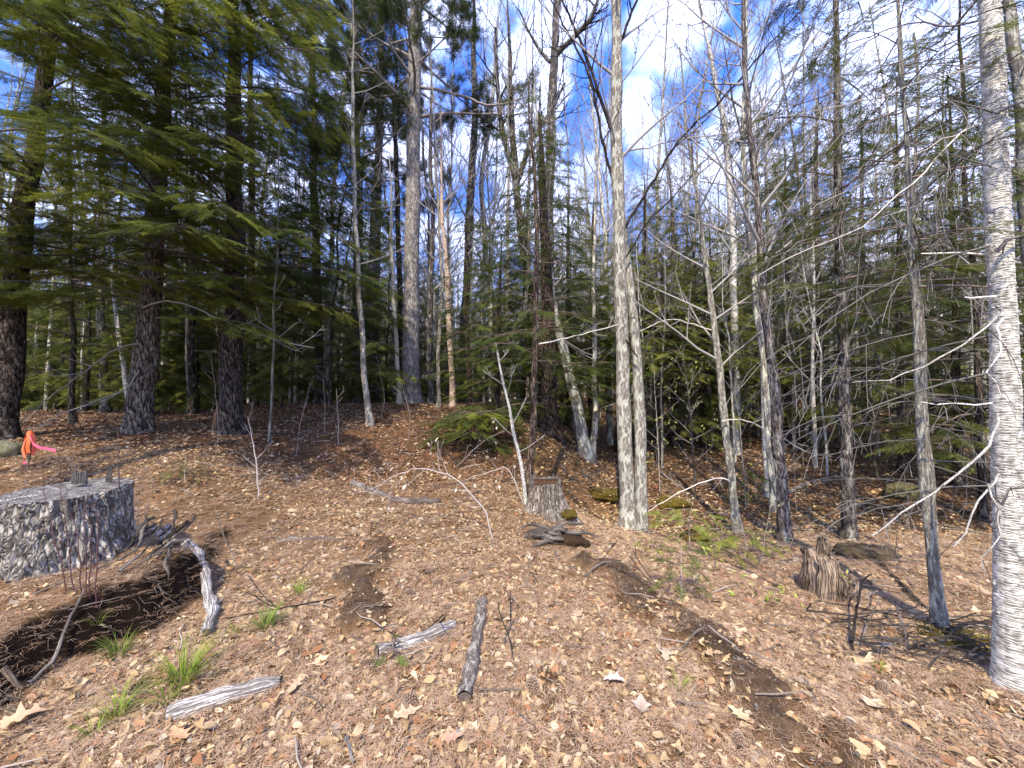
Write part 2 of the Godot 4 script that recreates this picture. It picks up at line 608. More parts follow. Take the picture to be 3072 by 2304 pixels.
func pine_crown(t: Node3D, tp: Array, tr: Array, o: Dictionary) -> void:
	var limbs := Buf.new()
	var xf := []
	var cols := []
	for k in o.count:
		var f: float = (k + R(0, 1)) / o.count
		var y := lerpf(o.from, o.to, f)
		var p := at_height(tp, y)
		var tips := []
		var az: float = k * 2.39996 + R(-.5, .5)
		var L: float = lerpf(o.low, o.top, f) * R(.6, 1.15)
		grow(limbs, p, Vector3(cos(az), R(0, .35), sin(az)), L, clampf(L * .016, .01, .07), 0, {"seg": .4, "wander": .11, "up": [.1, .3, .5, .3], "kids": [3.2, 4.0, 0, 0], "levels": 2, "start": .3, "rmin": .006, "col": Color(.3, .27, .25), "tip": Color(.27, .23, .2)}, tips)
		for tp2 in tips:
			for e in o.get("tufts", 5):
				var d: Vector3 = (tp2[1] + rvec() * .6 + Vector3.UP * .25).normalized()
				xf.append(Transform3D(along_basis(d, Vector3(.2, 1, .1).normalized(), R(.13, .22)), tp2[0] - tp2[1] * R(0, .4) + rvec() * .08))
				cols.append(Color(.03, .05, .015).lerp(Color(.1, .13, .03), rng.randf()))
	part(t, "limbs", limbs, M.twig).set_meta("kind", "stuff")
	many(t, "foliage", TUFT[0], M.needle, xf, cols)

func bare_limbs(t: Node3D, tp: Array, tr: Array, o: Dictionary, each := false, buds := 0, bud_lo := Color(.25, .3, .05), bud_hi := Color(.4, .3, .1)) -> void:
	var all := Buf.new()
	var tips := []
	var st: Dictionary = o.get("style", BARE)
	for k in o.count:
		var f: float = (k + R(.1, .9)) / o.count
		var y := lerpf(o.from, o.to, f)
		var p := at_height(tp, y)
		var az: float = k * 2.39996 + R(-.6, .6)
		if o.has("az"):
			az = o.az + R(-1, 1) * o.spread
		var L: float = lerpf(o.low, o.top, f) * R(.65, 1.2)
		var b := Buf.new() if each else all
		var r := minf(clampf(L * st.rk, .003, .06), wide_at(tp, tr, y) * .6)
		grow(b, p, Vector3(cos(az), o.rise + R(-.2, .25), sin(az)), L, r, 0, st, tips)
		if each:
			part(t, "limb", b, M.twig)
	if not each:
		part(t, "limbs", all, M.twig).set_meta("kind", "stuff")
	if buds > 0:
		var xf := []
		var cols := []
		for q in tips:
			for e in buds:
				var d := (rvec() + Vector3.DOWN * .4).normalized()
				xf.append(Transform3D(along_basis(d, Vector3(.13, .97, .2).normalized(), o.get("leaf", .035) * R(.6, 1.3)), q[0] - q[1] * R(0, .25) + rvec() * .03))
				cols.append(bud_lo.lerp(bud_hi, rng.randf()))
		many(t, "leaves", BUD, M.fresh, xf, cols)

# the trunk of a tree that stands out in the photograph; returns [node, trunk points, trunk radii], measured from its base
func trunk(called: String, label: String, pts: Array, rad: Array, ext: float, m: Material, tint := Color(.85, .83, .8), o := {}) -> Array:
	var base := onto(pts[0])
	var t := thing(called, label, "tree", base, o.get("group", ""))
	var p := [Vector3(0, -.25, 0), Vector3.ZERO]
	var r := [rad[0] * 1.25, rad[0]]
	for k in range(1, pts.size()):
		p.append(pts[k] - base)
		r.append(rad[k])
	if ext > 0.0:
		var d: Vector3 = (p[-1] - p[-2]).normalized()
		d = (d + Vector3.UP * .7).normalized()
		var e: Vector3 = p[-1]
		var r1: float = r[-1]
		for k in 3:
			e += (d + Vector3(R(-.05, .05), 0, R(-.05, .05))) * ext / 3.0
			p.append(e)
			r.append(maxf(r1 * (1.0 - (k + 1) * .28), .012))
	var sp := spline(p, r, o.get("step", .18))
	p = sp[0]
	r = sp[1]
	for k in p.size():   # root flare
		if p[k].y < .6:
			r[k] *= 1.0 + o.get("flare", .4) * pow(1.0 - clampf(p[k].y / .6, 0, 1), 3.0) * 1.5
		p[k] += Vector3(rough.get_noise_2d(p[k].y * .8, base.x * 9.0), 0, rough.get_noise_2d(p[k].y * .8 + 50.0, base.z * 9.0)) * o.get("wob", .05)
		r[k] *= 1.0 + .06 * fine.get_noise_2d(p[k].y * 1.2, base.x * 5.0)
	var b := Buf.new()
	var sides: int = o.get("sides", 12)
	tube(b, p, r, sides, tint, tint, maxf(1.0, roundf(TAU * rad[0] / .45)), 1.6)
	if o.has("relief"):
		crumple(b, 0, fine, Vector3(2.6, .55, 2.6), o.relief, p)
		crumple(b, 0, rough, Vector3(3.0, 1.6, 3.0), o.relief * 1.2, p)
		b.renormal()
	part(t, "trunk", b, m)
	return [t, p, r]

func limb(t: Node3D, pts: Array, r0: float, r1: float, m: Material, tint: Color, called := "limb", twigs := 0, style := BARE, twig_len := .6) -> void:   # one limb along points in the world
	var b := Buf.new()
	var p := []
	var r := []
	for k in pts.size():
		p.append(pts[k] - t.position)
		r.append(lerpf(r0, r1, float(k) / (pts.size() - 1)))
	var s := spline(p, r, .12)
	for k in range(1, s[0].size() - 1):
		s[0][k] += rvec() * .012
	tube(b, s[0], s[1], 6, tint, tint, 1, 1.5)
	var tips := []
	for k in twigs:
		var f: float = lerpf(.25, .98, (k + R(0, 1)) / twigs) * (s[0].size() - 1)
		var q := mini(int(f), s[0].size() - 2)
		var al: Vector3 = (s[0][q + 1] - s[0][q]).normalized()
		var d := (al * R(.5, .9) + al.cross(rvec()).normalized() * .8).normalized()
		grow(b, s[0][q], d, twig_len * R(.4, 1.0), s[1][q] * .55, 1, style, tips)
	part(t, called, b, m)


# ---------- logs, stumps, sticks ----------
func log_of(called: String, label: String, pts: Array, r0: float, r1: float, m: Material, tint: Color, relief := .15, lift := .4, end_tint := Color(.8, .7, .58), group := "") -> Node3D:
	var base := onto(pts[0])
	var t := thing(called, label, "log" if called.contains("log") else "stick", base, group)
	var p := []
	var r := []
	for k in pts.size():
		var rr := lerpf(r0, r1, float(k) / (pts.size() - 1))
		p.append(onto(pts[k], rr * lift) - base)
		r.append(rr)
	var s := spline(p, r, .05)
	for k in s[0].size():
		s[1][k] *= 1.0 + .5 * relief * sin(k * 1.7 + fine.get_noise_1d(k * .7) * 4.0)
	s[1][0] *= .8
	s[1][-1] *= .75
	var b := Buf.new()
	tube(b, s[0], s[1], 14, tint, tint, 1.0, 2.0, false)
	crumple(b, 0, rough, Vector3(16, 9, 16), r0 * relief * 1.6, [])
	b.renormal()
	part(t, "body", b, m)
	for e in 2:
		var k := 0 if e == 0 else int(s[0].size()) - 1
		var out: Vector3 = (s[0][0] - s[0][1]).normalized() if e == 0 else (s[0][-1] - s[0][-2]).normalized()
		var c := Buf.new()
		var n1 := out.cross(Vector3(.2, 1, .1)).normalized()
		var n2 := out.cross(n1)
		var mid := c.vert(s[0][k] + out * s[1][k] * .35, out, end_tint * .8)
		for q in 13:
			var a := TAU * q / 12
			c.vert(s[0][k] + (n1 * cos(a) + n2 * sin(a)) * s[1][k] * .97 + out * R(-.004, .012), out, end_tint, Vector2(q / 12.0, 0))
		for q in 12:
			c.tri(mid, mid + q + 2, mid + q + 1)
		c.orient()
		part(t, "broken_end", c, M.wood)
	return t

func stick(label: String, pts: Array, r: float, tint: Color, lifts := [], group := "", twigs := 0) -> void:   # thin fallen stick; lifts raise points off the ground
	var base := onto(pts[0])
	var p := []
	var rr := []
	for k in pts.size():
		p.append(onto(pts[k], r * .8 + (lifts[k] if k < lifts.size() else 0.0)) - base)
		rr.append(r * (1.0 - .55 * k / (pts.size() - 1)))
	var s := spline(p, rr, .05)
	for k in range(1, s[0].size()):
		s[0][k] += rvec() * r * .45
		s[1][k] *= R(.85, 1.15)
	var b := Buf.new()
	tube(b, s[0], s[1], 7, tint, tint, 1, 2)
	for k in twigs:
		var q := rng.randi_range(1, s[0].size() - 2)
		var al: Vector3 = (s[0][q + 1] - s[0][q]).normalized()
		grow(b, s[0][q], al + al.cross(Vector3.UP) * R(-1, 1) + Vector3.UP * R(0, .5), R(.12, .35), r * .5, 1, BARE, [])
	single("stick", b, M.wood, label, "stick", base, group)

func stump_of(called: String, label: String, at: Vector3, r: float, high: float, flare: float, m: Material, tint: Color, tilt: Vector3) -> Node3D:
	var base := onto(at)
	var t := thing(called, label, "stump", base)
	var b := Buf.new()
	var sides := 220
	var rows := 56
	for k in rows + 1:
		var f := float(k) / rows
		for s in sides + 1:
			var a := TAU * (s % sides) / sides
			var ca := cos(a)
			var sa := sin(a)
			var lobes := 1.0 + flare * pow(1.0 - f, 2.2) * (1.0 + .55 * sin(a * 5.0 + 1.0) + .3 * sin(a * 3.0))
			var rr := r * lobes
			var q := Vector3(ca * 3.0, f * .5 + .06 * sin(a * 9.0), sa * 1.9) * (r / .3)
			var furrow := absf(fine.get_noise_3dv(q)) * 1.6
			rr += r * (.085 * smoothstep(.0, .45, furrow) + .02 * rough.get_noise_3dv(Vector3(ca, f * .8, sa) * 14.0) + .03 * fine.get_noise_3dv(Vector3(ca * 4.5, f * 2.2, sa * 4.5)))
			var top := high + tilt.x * ca + tilt.z * sa
			b.vert(Vector3(ca * rr, -.12 + (top + .12) * f, sa * rr), Vector3(ca, .1, sa), tint, Vector2(float(s) / sides * 4.0, f * high * 1.6))
	for k in rows:
		for s in sides:
			var q := k * (sides + 1) + s
			b.tri(q, q + sides + 1, q + sides + 2)
			b.tri(q, q + sides + 2, q + 1)
	b.renormal()
	for k in rows + 1:   # close the seam
		var q := k * (sides + 1)
		var nn := (b.n[q] + b.n[q + sides]).normalized()
		b.n[q] = nn
		b.n[q + sides] = nn
	var rim := []
	for s in sides:
		rim.append(b.v[rows * (sides + 1) + s])
	part(t, "bark", b, m)
	var c := Buf.new()
	var mid := Vector3.ZERO
	for q in rim:
		mid += q / sides
	for ring in 7:
		for s in sides + 1:
			var p: Vector3 = mid.lerp(rim[s % sides], 1.0 - ring / 6.0 * .98)
			p.y += -.006 * sin(ring * 2.1) + .012 * rough.get_noise_2d(p.x * 22.0, p.z * 22.0) - (.0 if ring == 0 else .008)
			var g := .62 + .3 * (ring % 2) - .12 * sin(s * .3)
			c.vert(p, Vector3.UP, Color(g, g * .97, g * .93), Vector2(ring * .37, s * .05))
	for ring in 6:
		for s in sides:
			var q := ring * (sides + 1) + s
			c.tri(q, q + 1, q + sides + 2)
			c.tri(q, q + sides + 2, q + sides + 1)
	c.renormal()
	for k in c.n.size():
		if c.n[k].y < 0:
			c.n[k] = -c.n[k]
	c.orient()
	part(t, "cut_top", c, M.wood)
	return t

func splinter(t: Node3D, p: Vector3, w: float, h: float, d: float, tint: Color, called := "splinter", lean := Vector3.ZERO) -> void:   # upright sliver of torn wood
	var b := Buf.new()
	var n := 6
	for k in n:
		var f := float(k) / n
		var x := (f - .5) * w
		var hh := h * R(.55, 1.0)
		var lo := p + Vector3(x, 0, 0)
		var hi := p + Vector3(x + R(-.2, .2) * w / n, hh, R(-.3, .3) * d) + lean * hh
		var pts := [lo, lo.lerp(hi, .55) + Vector3(0, 0, R(-.2, .2) * d), hi]
		tube(b, pts, [maxf(d, w / n) * .62, maxf(d, w / n) * .5, .0025], 5, tint * R(.75, 1.0), tint, 1, 3)
	part(t, called, b, M.wood)

func blob(b: Buf, c: Vector3, s: Vector3, col: Color, bump: float, sd: float, nu := 20, nv := 12) -> void:   # uneven rounded lump
	var k0 := b.v.size()
	for y in nv + 1:
		var t := PI * y / nv
		for x in nu + 1:
			var a := TAU * (x % nu) / nu
			var d := Vector3(sin(t) * cos(a), cos(t), sin(t) * sin(a))
			var r := 1.0 + bump * (rough.get_noise_3dv(d * 1.4 + Vector3(sd, sd, 0)) + .5 * fine.get_noise_3dv(d * .9 + Vector3(0, sd, sd)))
			b.vert(c + d * s * r, d, col)
	for y in nv:
		for x in nu:
			var q := k0 + y * (nu + 1) + x
			b.tri(q, q + nu + 1, q + 1)
			b.tri(q + 1, q + nu + 1, q + nu + 2)
	b.renormal()
	for k in range(k0, b.v.size()):
		var q := k - k0
		if b.n[k].dot(b.v[k] - c) < 0.0:
			b.n[k] = -b.n[k]
		if q % (nu + 1) == nu:
			b.n[k] = b.n[k - nu]
	b.orient()

func grass(label: String, at: Vector3, size: float, blades: int, lo: Color, hi: Color, dead := .2) -> void:
	var b := Buf.new()
	for k in blades:
		var a := R(0, TAU)
		var p := Vector3(cos(a), 0, sin(a)) * size * .22 * sqrt(rng.randf())
		var d := Vector3(cos(a) * R(.1, .75), 1, sin(a) * R(.1, .75)).normalized()
		var l := size * R(.5, 1.15)
		var is_dead := rng.randf() < dead
		var c := Color(.5, .42, .26) if is_dead else lo.lerp(hi, rng.randf())
		if is_dead:
			d = Vector3(d.x * 2.5, d.y * .35, d.z * 2.5).normalized()
		var side := Vector3(-sin(a), 0, cos(a)) * R(.0016, .003)
		var k0 := b.v.size()
		for s in 5:
			var f := s / 4.0
			var w := side * (1.0 - f * f * .95)
			b.vert(p - w, d.cross(side).normalized(), c.lerp(hi, f * .3)); b.vert(p + w, d.cross(side).normalized(), c.lerp(hi, f * .3))
			p += d * l / 4.0
			d = (d + Vector3(d.x * .35, -.24, d.z * .35)).normalized()
		for s in 4:
			var q := k0 + s * 2
			b.tri(q, q + 2, q + 3); b.tri(q, q + 3, q + 1)
	b.orient()
	single("grass_tuft", b, M.needle, label, "grass tuft", onto(at, -.004))

func cone(label: String, at: Vector3, length: float, yaw: float) -> void:   # pine cone lying on its side
	var b := Buf.new()
	var n := 15
	for k in n:
		var f := (k + .5) / n
		var r := length * .2 * sin(PI * pow(f, .8)) + .004
		var m := 8
		for s in m:
			var a := TAU * (s + .5 * (k % 2)) / m
			var o := Vector3(0, sin(a), cos(a))
			var t := Vector3(0, cos(a), -sin(a))
			var p := Vector3((f - .5) * length, 0, 0)
			var g := R(.6, 1.0)
			var q := p + o * r * 1.15 + Vector3(length * .07, 0, 0)
			b.flat(p + o * r * .3 - t * r * .34, q, p + o * r * .3 + t * r * .34, Color(.16, .1, .065) * g)
			b.flat(q + t * r * .3, q - t * r * .3, q + o * r * .16 + Vector3(length * .03, 0, 0), Color(.4, .31, .23) * g)
	var core := []
	tube(b, [Vector3(-.5 * length, 0, 0), Vector3(0, 0, 0), Vector3(.48 * length, 0, 0)], [.006, length * .1, .004], 6, Color(.1, .07, .05))
	var o := single("pine_cone", b, M.plain, label, "pine cone", onto(at, length * .17))
	o.rotation = Vector3(R(0, TAU), yaw, R(-.1, .1))

func sapling(called: String, label: String, cat: String, pts: Array, r0: float, tint: Color, twigs: int, tl: float, leaves: Array, group := "") -> Node3D:   # thin stem with twigs; leaves = [count per tip, size, low colour, high colour]
	var base := onto(pts[0])
	var t := thing(called, label, cat, base, group)
	var p := []
	var r := []
	for k in pts.size():
		p.append(pts[k] - base if k > 0 else Vector3(0, -.05, 0))
		r.append(r0 * (1.0 - .75 * k / (pts.size() - 1)))
	var s := spline(p, r, .1)
	for k in range(1, s[0].size()):
		s[0][k] += rvec() * .008
	var b := Buf.new()
	tube(b, s[0], s[1], 6, tint, tint, 1, 1.5)
	part(t, "stem", b, M.gray if r0 > .012 else M.twig)
	var w := Buf.new()
	var tips := []
	for k in twigs:
		var f: float = lerpf(.2, .98, (k + R(0, 1)) / twigs) * (s[0].size() - 1)
		var q := mini(int(f), s[0].size() - 2)
		var al: Vector3 = (s[0][q + 1] - s[0][q]).normalized()
		grow(w, s[0][q], al * .6 + al.cross(rvec()).normalized(), tl * R(.4, 1.0), maxf(s[1][q] * .5, .002), 1, {"seg": .14, "wander": .14, "up": [.3, .4, .3, .2], "kids": [3.0, 5.0, 0, 0], "levels": 2, "start": .2, "rmin": .0016, "col": tint, "tip": tint * .9}, tips)
	if twigs:
		part(t, "twigs", w, M.twig).set_meta("kind", "stuff")
	if leaves.size() and tips.size():
		var xf := []
		var cols := []
		for q in tips:
			for e in leaves[0]:
				xf.append(Transform3D(along_basis((q[1] + rvec() * .6 + Vector3.DOWN * leaves[4]).normalized(), Vector3(.1, .95, .3).normalized(), leaves[1] * R(.6, 1.2)), q[0] - q[1] * R(0, .1) + rvec() * .012))
				cols.append(leaves[2].lerp(leaves[3], rng.randf()))
		many(t, "leaves", BUD if leaves.size() < 6 else LEAVES[leaves[5]], M.fresh if leaves.size() < 6 else M.leaf, xf, cols)
	return t

func seedling(called: String, label: String, at: Vector3, high: float, wide: float, lo: Color, hi: Color, size := .2) -> Node3D:   # young conifer
	var base := onto(at)
	var t := thing(called, label, "seedling", base)
	var p := [Vector3(0, -.05, 0), Vector3(R(-.02, .02), high * .5, R(-.02, .02)), Vector3(R(-.03, .03), high, R(-.03, .03))]
	var r := [.006 + high * .006, .004 + high * .004, .002]
	var b := Buf.new()
	tube(b, p, r, 6, Color(.4, .33, .27))
	part(t, "stem", b, M.twig)
	conifer(t, p, r, {"from": high * .25, "to": high * .97, "low": wide, "top": wide * .3, "count": int(6 + high * 9), "droop": .25, "rise": .2, "dens": 9.0, "gap": .12, "size": size, "lo": lo, "hi": hi, "bare": .12})
	return t


# ---------- the scene ----------
func _ready() -> void:
	rng.seed = 20240507
	rough.seed = 5
	rough.frequency = .55
	rough.fractal_octaves = 3
	fine.seed = 9
	fine.frequency = 3.0
	fine.fractal_octaves = 3
	patch.seed = 14
	patch.frequency = .5
	patch.fractal_octaves = 3
	# camera
	var cam := Camera3D.new()
	cam.name = "camera"
	cam.fov = 89.76
	cam.near = .05
	cam.far = 600.0
	cam.position = Vector3(0, 1.6, 0)
	cam.rotation_degrees = Vector3(2.5, 0, 0)
	add_child(cam)
	cam.current = true
	# sky: deep spring blue with broken white cloud
	var env := Environment.new()
	env.background_mode = Environment.BG_SKY
	var sm := ProceduralSkyMaterial.new()
	sm.sky_top_color = Color(.24, .45, .87)
	sm.sky_horizon_color = Color(.74, .83, .93)
	sm.sky_curve = .16
	sm.sky_energy_multiplier = 1.15
	sm.ground_horizon_color = Color(.3, .29, .24)
	sm.ground_bottom_color = Color(.2, .17, .13)
	sm.sky_cover = clouds()
	sm.sun_angle_max = 6.0
	sm.sun_curve = .1
	env.sky = Sky.new()
	env.sky.sky_material = sm
	env.tonemap_mode = Environment.TONE_MAPPER_LINEAR
	env.tonemap_exposure = 1.72
	env.sdfgi_enabled = true
	env.ssao_enabled = true
	env.ssil_enabled = true
	var we := WorldEnvironment.new()
	we.name = "world"
	we.environment = env
	add_child(we)
	# sun high behind the camera, a little to the left
	var sun := DirectionalLight3D.new()
	sun.name = "sun"
	sun.light_energy = 1.45
	sun.light_color = Color(1, .94, .84)
	sun.light_angular_distance = .5
	sun.shadow_enabled = true
	add_child(sun)
	sun.look_at_from_position(Vector3.ZERO, Vector3(.16, -.79, -.6))

	make_materials()
	for k in 3:
		SPRAY.append(hemlock_spray(300 + k, false))
	for k in 3:
		FAR_SPRAY.append(hemlock_spray(320 + k, true))
	TUFT.append(pine_tuft(340))
	BUD = small_leaf()
	for k in 6:
		LEAVES.append(leaf_mesh(0, [.6, -1.3, 2.2, -.4, 3.0, 1.4][k], [.35, .5, .7, .2, .9, -.5][k], 350 + k))
	for k in 2:
		LEAVES.append(leaf_mesh(1, [.5, -.9][k], [.3, .45][k], 360 + k))
	LEAVES.append(leaf_mesh(2, .7, .35, 365))
	rng.seed = 77
	ground()
	rng.seed = 78
	near_trees()
	rng.seed = 79
	woods()
	rng.seed = 80
	far_woods()
	rng.seed = 81
	litter()
	rng.seed = 82
	stumps_and_logs()
	rng.seed = 83
	plants()
	rng.seed = 84
	small_things()


func clouds() -> ImageTexture:
	var w := 1024
	var h := 512
	var f := FastNoiseLite.new()
	f.seed = 31
	f.noise_type = FastNoiseLite.TYPE_SIMPLEX_SMOOTH
	f.frequency = 3.0
	f.fractal_octaves = 6
	f.fractal_gain = .52
	f.domain_warp_enabled = true
	f.domain_warp_amplitude = .12
	f.domain_warp_frequency = 1.5
	var im := Image.create(w, h, false, Image.FORMAT_RGBA8)
	for y in h / 2:
		var el := PI * (.5 - (y + .5) / h)
		for x in w:
			var az := TAU * (x + .5) / w
			var d := Vector3(cos(el) * sin(az), sin(el) * 1.3, cos(el) * cos(az))
			var n := f.get_noise_3dv(d * 1.5) * .5 + .5
			var a := smoothstep(.37, .56, n)
			var g := .76 + .2 * smoothstep(.45, .75, n)
			im.set_pixel(x, y, Color(g, g * .985, g * .95, a * .9))
	return ImageTexture.create_from_image(im)


func spread_axis(lo: float, hi: float, a: float, b: float, step: float, grow_by: float) -> Array:   # dense between a and b, coarser outward
	var left := []
	var x := a
	var s := step
	while x > lo:
		s *= grow_by
		x -= s
		left.append(maxf(x, lo))
	left.reverse()
	x = a
	while x < b:
		left.append(x)
		x += step
	s = step
	left.append(b)
	x = b
	while x < hi:
		s *= grow_by
		x += s
		left.append(minf(x, hi))
	return left

func ground() -> void:
	var xs := spread_axis(-260, 260, -4.4, 4.4, .05, 1.09)
	var ds := spread_axis(-40, 300, 1.2, 6.5, .05, 1.07)
	var b := Buf.new()
	var w := xs.size()
	for d in ds:
		for x in xs:
			b.v.append(Vector3(x, gy(x, -d), -d))
	for k in b.v.size():
		var q := k % w
		var l: Vector3 = b.v[k - 1] if q > 0 else b.v[k]
		var r: Vector3 = b.v[k + 1] if q < w - 1 else b.v[k]
		var u: Vector3 = b.v[k - w] if k >= w else b.v[k]
		var o: Vector3 = b.v[k + w] if k + w < b.v.size() else b.v[k]
		var nn := (r - l).cross(o - u).normalized()
		if nn.y < 0:
			nn = -nn
		b.n.append(nn)
		var p: Vector3 = b.v[k]
		var d := -p.z
		var n1 := patch.get_noise_2d(p.x, p.z)
		var n2 := rough.get_noise_2d(p.x * 3.0, p.z * 3.0)
		var col := Color(.76, .63, .46)
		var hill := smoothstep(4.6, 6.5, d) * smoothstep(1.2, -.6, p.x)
		col = col.lerp(Color(.46, .35, .28), hill * .9)  # brown needle litter on the hill, darkened further in place of tree shade
		col = col.lerp(Color(.56, .46, .38), smoothstep(5.0, 8.0, d) * smoothstep(0.0, 2.0, p.x) * .8)
		col = col * (1.0 + .35 * n1 + .25 * n2)
		col = col.lerp(Color(.42, .385, .36) * (1.0 + .3 * n2), soil(p.x, p.z) * .95)
		var xb := edge_x(d)
		if d < 5.2 and d > .5:   # the cut face of the bank: bare black humus
			var face := smoothstep(.1, .32, 1.0 - nn.y) * smoothstep(.4, .12, absf(p.x - xb))
			col = col.lerp(Color(.06, .05, .045), clampf(face * 1.8, 0, 1))
		var mossy := smoothstep(.25, .5, n1) * smoothstep(4.5, 7.0, d) * smoothstep(.5, 2.5, p.x) * .6
		col = col.lerp(Color(.3, .32, .1), mossy)
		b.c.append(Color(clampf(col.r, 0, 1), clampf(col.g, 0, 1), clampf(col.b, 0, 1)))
		b.u.append(Vector2(p.x, p.z))
	for j in ds.size() - 1:
		for q in w - 1:
			var a := j * w + q
			b.tri(a, a + w, a + w + 1)
			b.tri(a, a + w + 1, a + 1)
	var o := MeshInstance3D.new()
	o.name = "ground"
	o.mesh = b.mesh()
	o.set_surface_override_material(0, M.ground)
	o.set_meta("kind", "structure")
	o.set_meta("label", "forest floor of brown needles and dark soil")
	add_child(o)


func near_trees() -> void:
	var g := Color(.85, .84, .82)
	# --- left: the hemlocks
	var hem := {"from": 2.3, "to": 13.0, "low": 3.0, "top": 1.0, "count": 40, "droop": .5, "rise": .2, "dens": 6.4, "gap": .11, "size": .32, "bare": .16, "each": true}
	var a := trunk("hemlock_tree", "dark-barked hemlock at the left edge behind the mossy rock", [Vector3(-7.972, 0.990, -6.080), Vector3(-7.930, 2.819, -6.080), Vector3(-7.888, 4.317, -6.080), Vector3(-7.731, 5.539, -6.080), Vector3(-7.621, 7.018, -6.080)], [0.172, 0.138, 0.126, 0.106, 0.093], 6.0, M.hemlock, Color(.5, .46, .44), {"sides": 28, "relief": .016, "flare": .3})
	conifer(a[0], a[1], a[2], hem.merged({"count": 36, "lo": Color(.12, .155, .025), "hi": Color(.44, .5, .08)}, true))
	conifer(a[0], a[1], a[2], {"from": 3.4, "to": 9.0, "low": 2.6, "top": 2.2, "count": 14, "droop": .5, "rise": .15, "dens": 6.6, "gap": .11, "size": .32, "bare": .2, "each": true, "az": .65, "spread": .9, "lo": Color(.12, .155, .025), "hi": Color(.44, .5, .08)})
	a = trunk("hemlock_tree", "thick furrowed hemlock with flared base and sunlit bark behind the big stump", [Vector3(-6.396, 1.052, -6.640), Vector3(-6.345, 2.126, -6.640), Vector3(-6.330, 2.931, -6.640), Vector3(-6.280, 4.073, -6.640), Vector3(-6.246, 5.232, -6.640), Vector3(-6.204, 6.663, -6.640), Vector3(-6.136, 8.294, -6.640)], [0.206, 0.167, 0.145, 0.128, 0.123, 0.106, 0.089], 6.0, M.hemlock, Color(1, .98, .92), {"sides": 36, "relief": .02, "flare": .1, "step": .09})
	conifer(a[0], a[1], a[2], hem.merged({"lo": Color(.12, .155, .025), "hi": Color(.45, .5, .08), "low": 3.3}, true))
	conifer(a[0], a[1], a[2], {"from": 1.9, "to": 3.4, "low": 2.2, "top": 2.4, "count": 12, "droop": .5, "rise": .1, "dens": 8.0, "gap": .09, "size": .26, "bare": .2, "each": true, "az": 1.2, "spread": 1.6, "lo": Color(.12, .17, .03), "hi": Color(.42, .48, .08)})
	limb(a[0], [Vector3(-6.287, 3.181, -6.500), Vector3(-5.882, 3.300, -6.500), Vector3(-5.405, 3.181, -6.500), Vector3(-4.766, 2.903, -6.500), Vector3(-3.972, 2.626, -6.500), Vector3(-3.341, 2.492, -6.500)], .016, .004, M.twig, Color(.3, .28, .25), "dead_limb", 5)
	limb(a[0], [Vector3(-6.227, 2.556, -6.400), Vector3(-6.609, 2.455, -6.400), Vector3(-6.982, 2.184, -6.400), Vector3(-7.575, 1.722, -6.400), Vector3(-8.089, 1.301, -6.400), Vector3(-8.295, 0.882, -6.400)], .017, .006, M.twig, Color(.2, .19, .16), "dead_limb", 5)
	limb(a[0], [Vector3(-6.111, 2.099, -6.300), Vector3(-6.325, 1.796, -6.300), Vector3(-6.844, 1.569, -6.300), Vector3(-7.437, 1.343, -6.300), Vector3(-7.869, 0.968, -6.300)], .013, .005, M.twig, Color(.24, .23, .19), "dead_limb", 4)
	conifer(a[0], a[1], a[2], {"from": 3.0, "to": 8.5, "low": 2.8, "top": 2.2, "count": 17, "droop": .5, "rise": .15, "dens": 7.0, "gap": .11, "size": .32, "bare": .2, "each": true, "az": .785, "spread": .9, "lo": Color(.12, .155, .025), "hi": Color(.45, .5, .08)})
	a = trunk("hemlock_tree", "straight dark hemlock on the hill, right of the furrowed one, torn strip at its foot", [Vector3(-5.263, 1.089, -7.240), Vector3(-5.263, 2.173, -7.240), Vector3(-5.283, 3.939, -7.240), Vector3(-5.351, 6.659, -7.240), Vector3(-5.466, 9.468, -7.240)], [0.204, 0.176, 0.155, 0.127, 0.099], 5.0, M.hemlock, Color(.55, .51, .5), {"sides": 30, "relief": .018, "flare": .35})
	conifer(a[0], a[1], a[2], hem.merged({"from": 2.8, "count": 36, "low": 3.2}, true))
	conifer(a[0], a[1], a[2], {"from": 3.4, "to": 9.0, "low": 2.6, "top": 2.2, "count": 13, "droop": .5, "rise": .15, "dens": 6.6, "gap": .11, "size": .32, "bare": .2, "each": true, "az": .94, "spread": .9, "lo": Color(.11, .145, .025), "hi": Color(.4, .45, .075)})
	var sb := Buf.new()
	tube(sb, [Vector3(-.2, -.05, .12), Vector3(-.17, .35, .1), Vector3(-.14, .72, .05)], [.07, .055, .012], 7, Color(.85, .62, .47), Color(.9, .7, .55), 1, 2)
	part(a[0], "torn_wood", sb, M.rot)
	a = trunk("hemlock_tree", "slim dark hemlock just behind and right of the straight one", [Vector3(-7.034, 1.422, -10.500), Vector3(-7.127, 3.705, -10.500), Vector3(-7.306, 8.936, -10.500), Vector3(-7.466, 13.010, -10.500)], [0.094, 0.084, 0.073, 0.057], 4.0, M.dark, Color(.5, .48, .46), {"sides": 12})
	conifer(a[0], a[1], a[2], hem.merged({"from": 2.6, "count": 36, "low": 2.8, "size": .32, "each": false}, true))
	a = trunk("hemlock_tree", "hemlock of several close stems at the top of the hill", [Vector3(-5.733, 1.405, -11.500), Vector3(-5.844, 3.906, -11.500), Vector3(-6.022, 8.180, -11.500), Vector3(-6.161, 11.848, -11.500)], [0.148, 0.123, 0.104, 0.086], 5.0, M.dark, Color(.62, .6, .58), {"sides": 12})
	conifer(a[0], a[1], a[2], hem.merged({"from": 2.4, "count": 36, "low": 2.9, "top": 1.4, "size": .34, "each": false}, true))
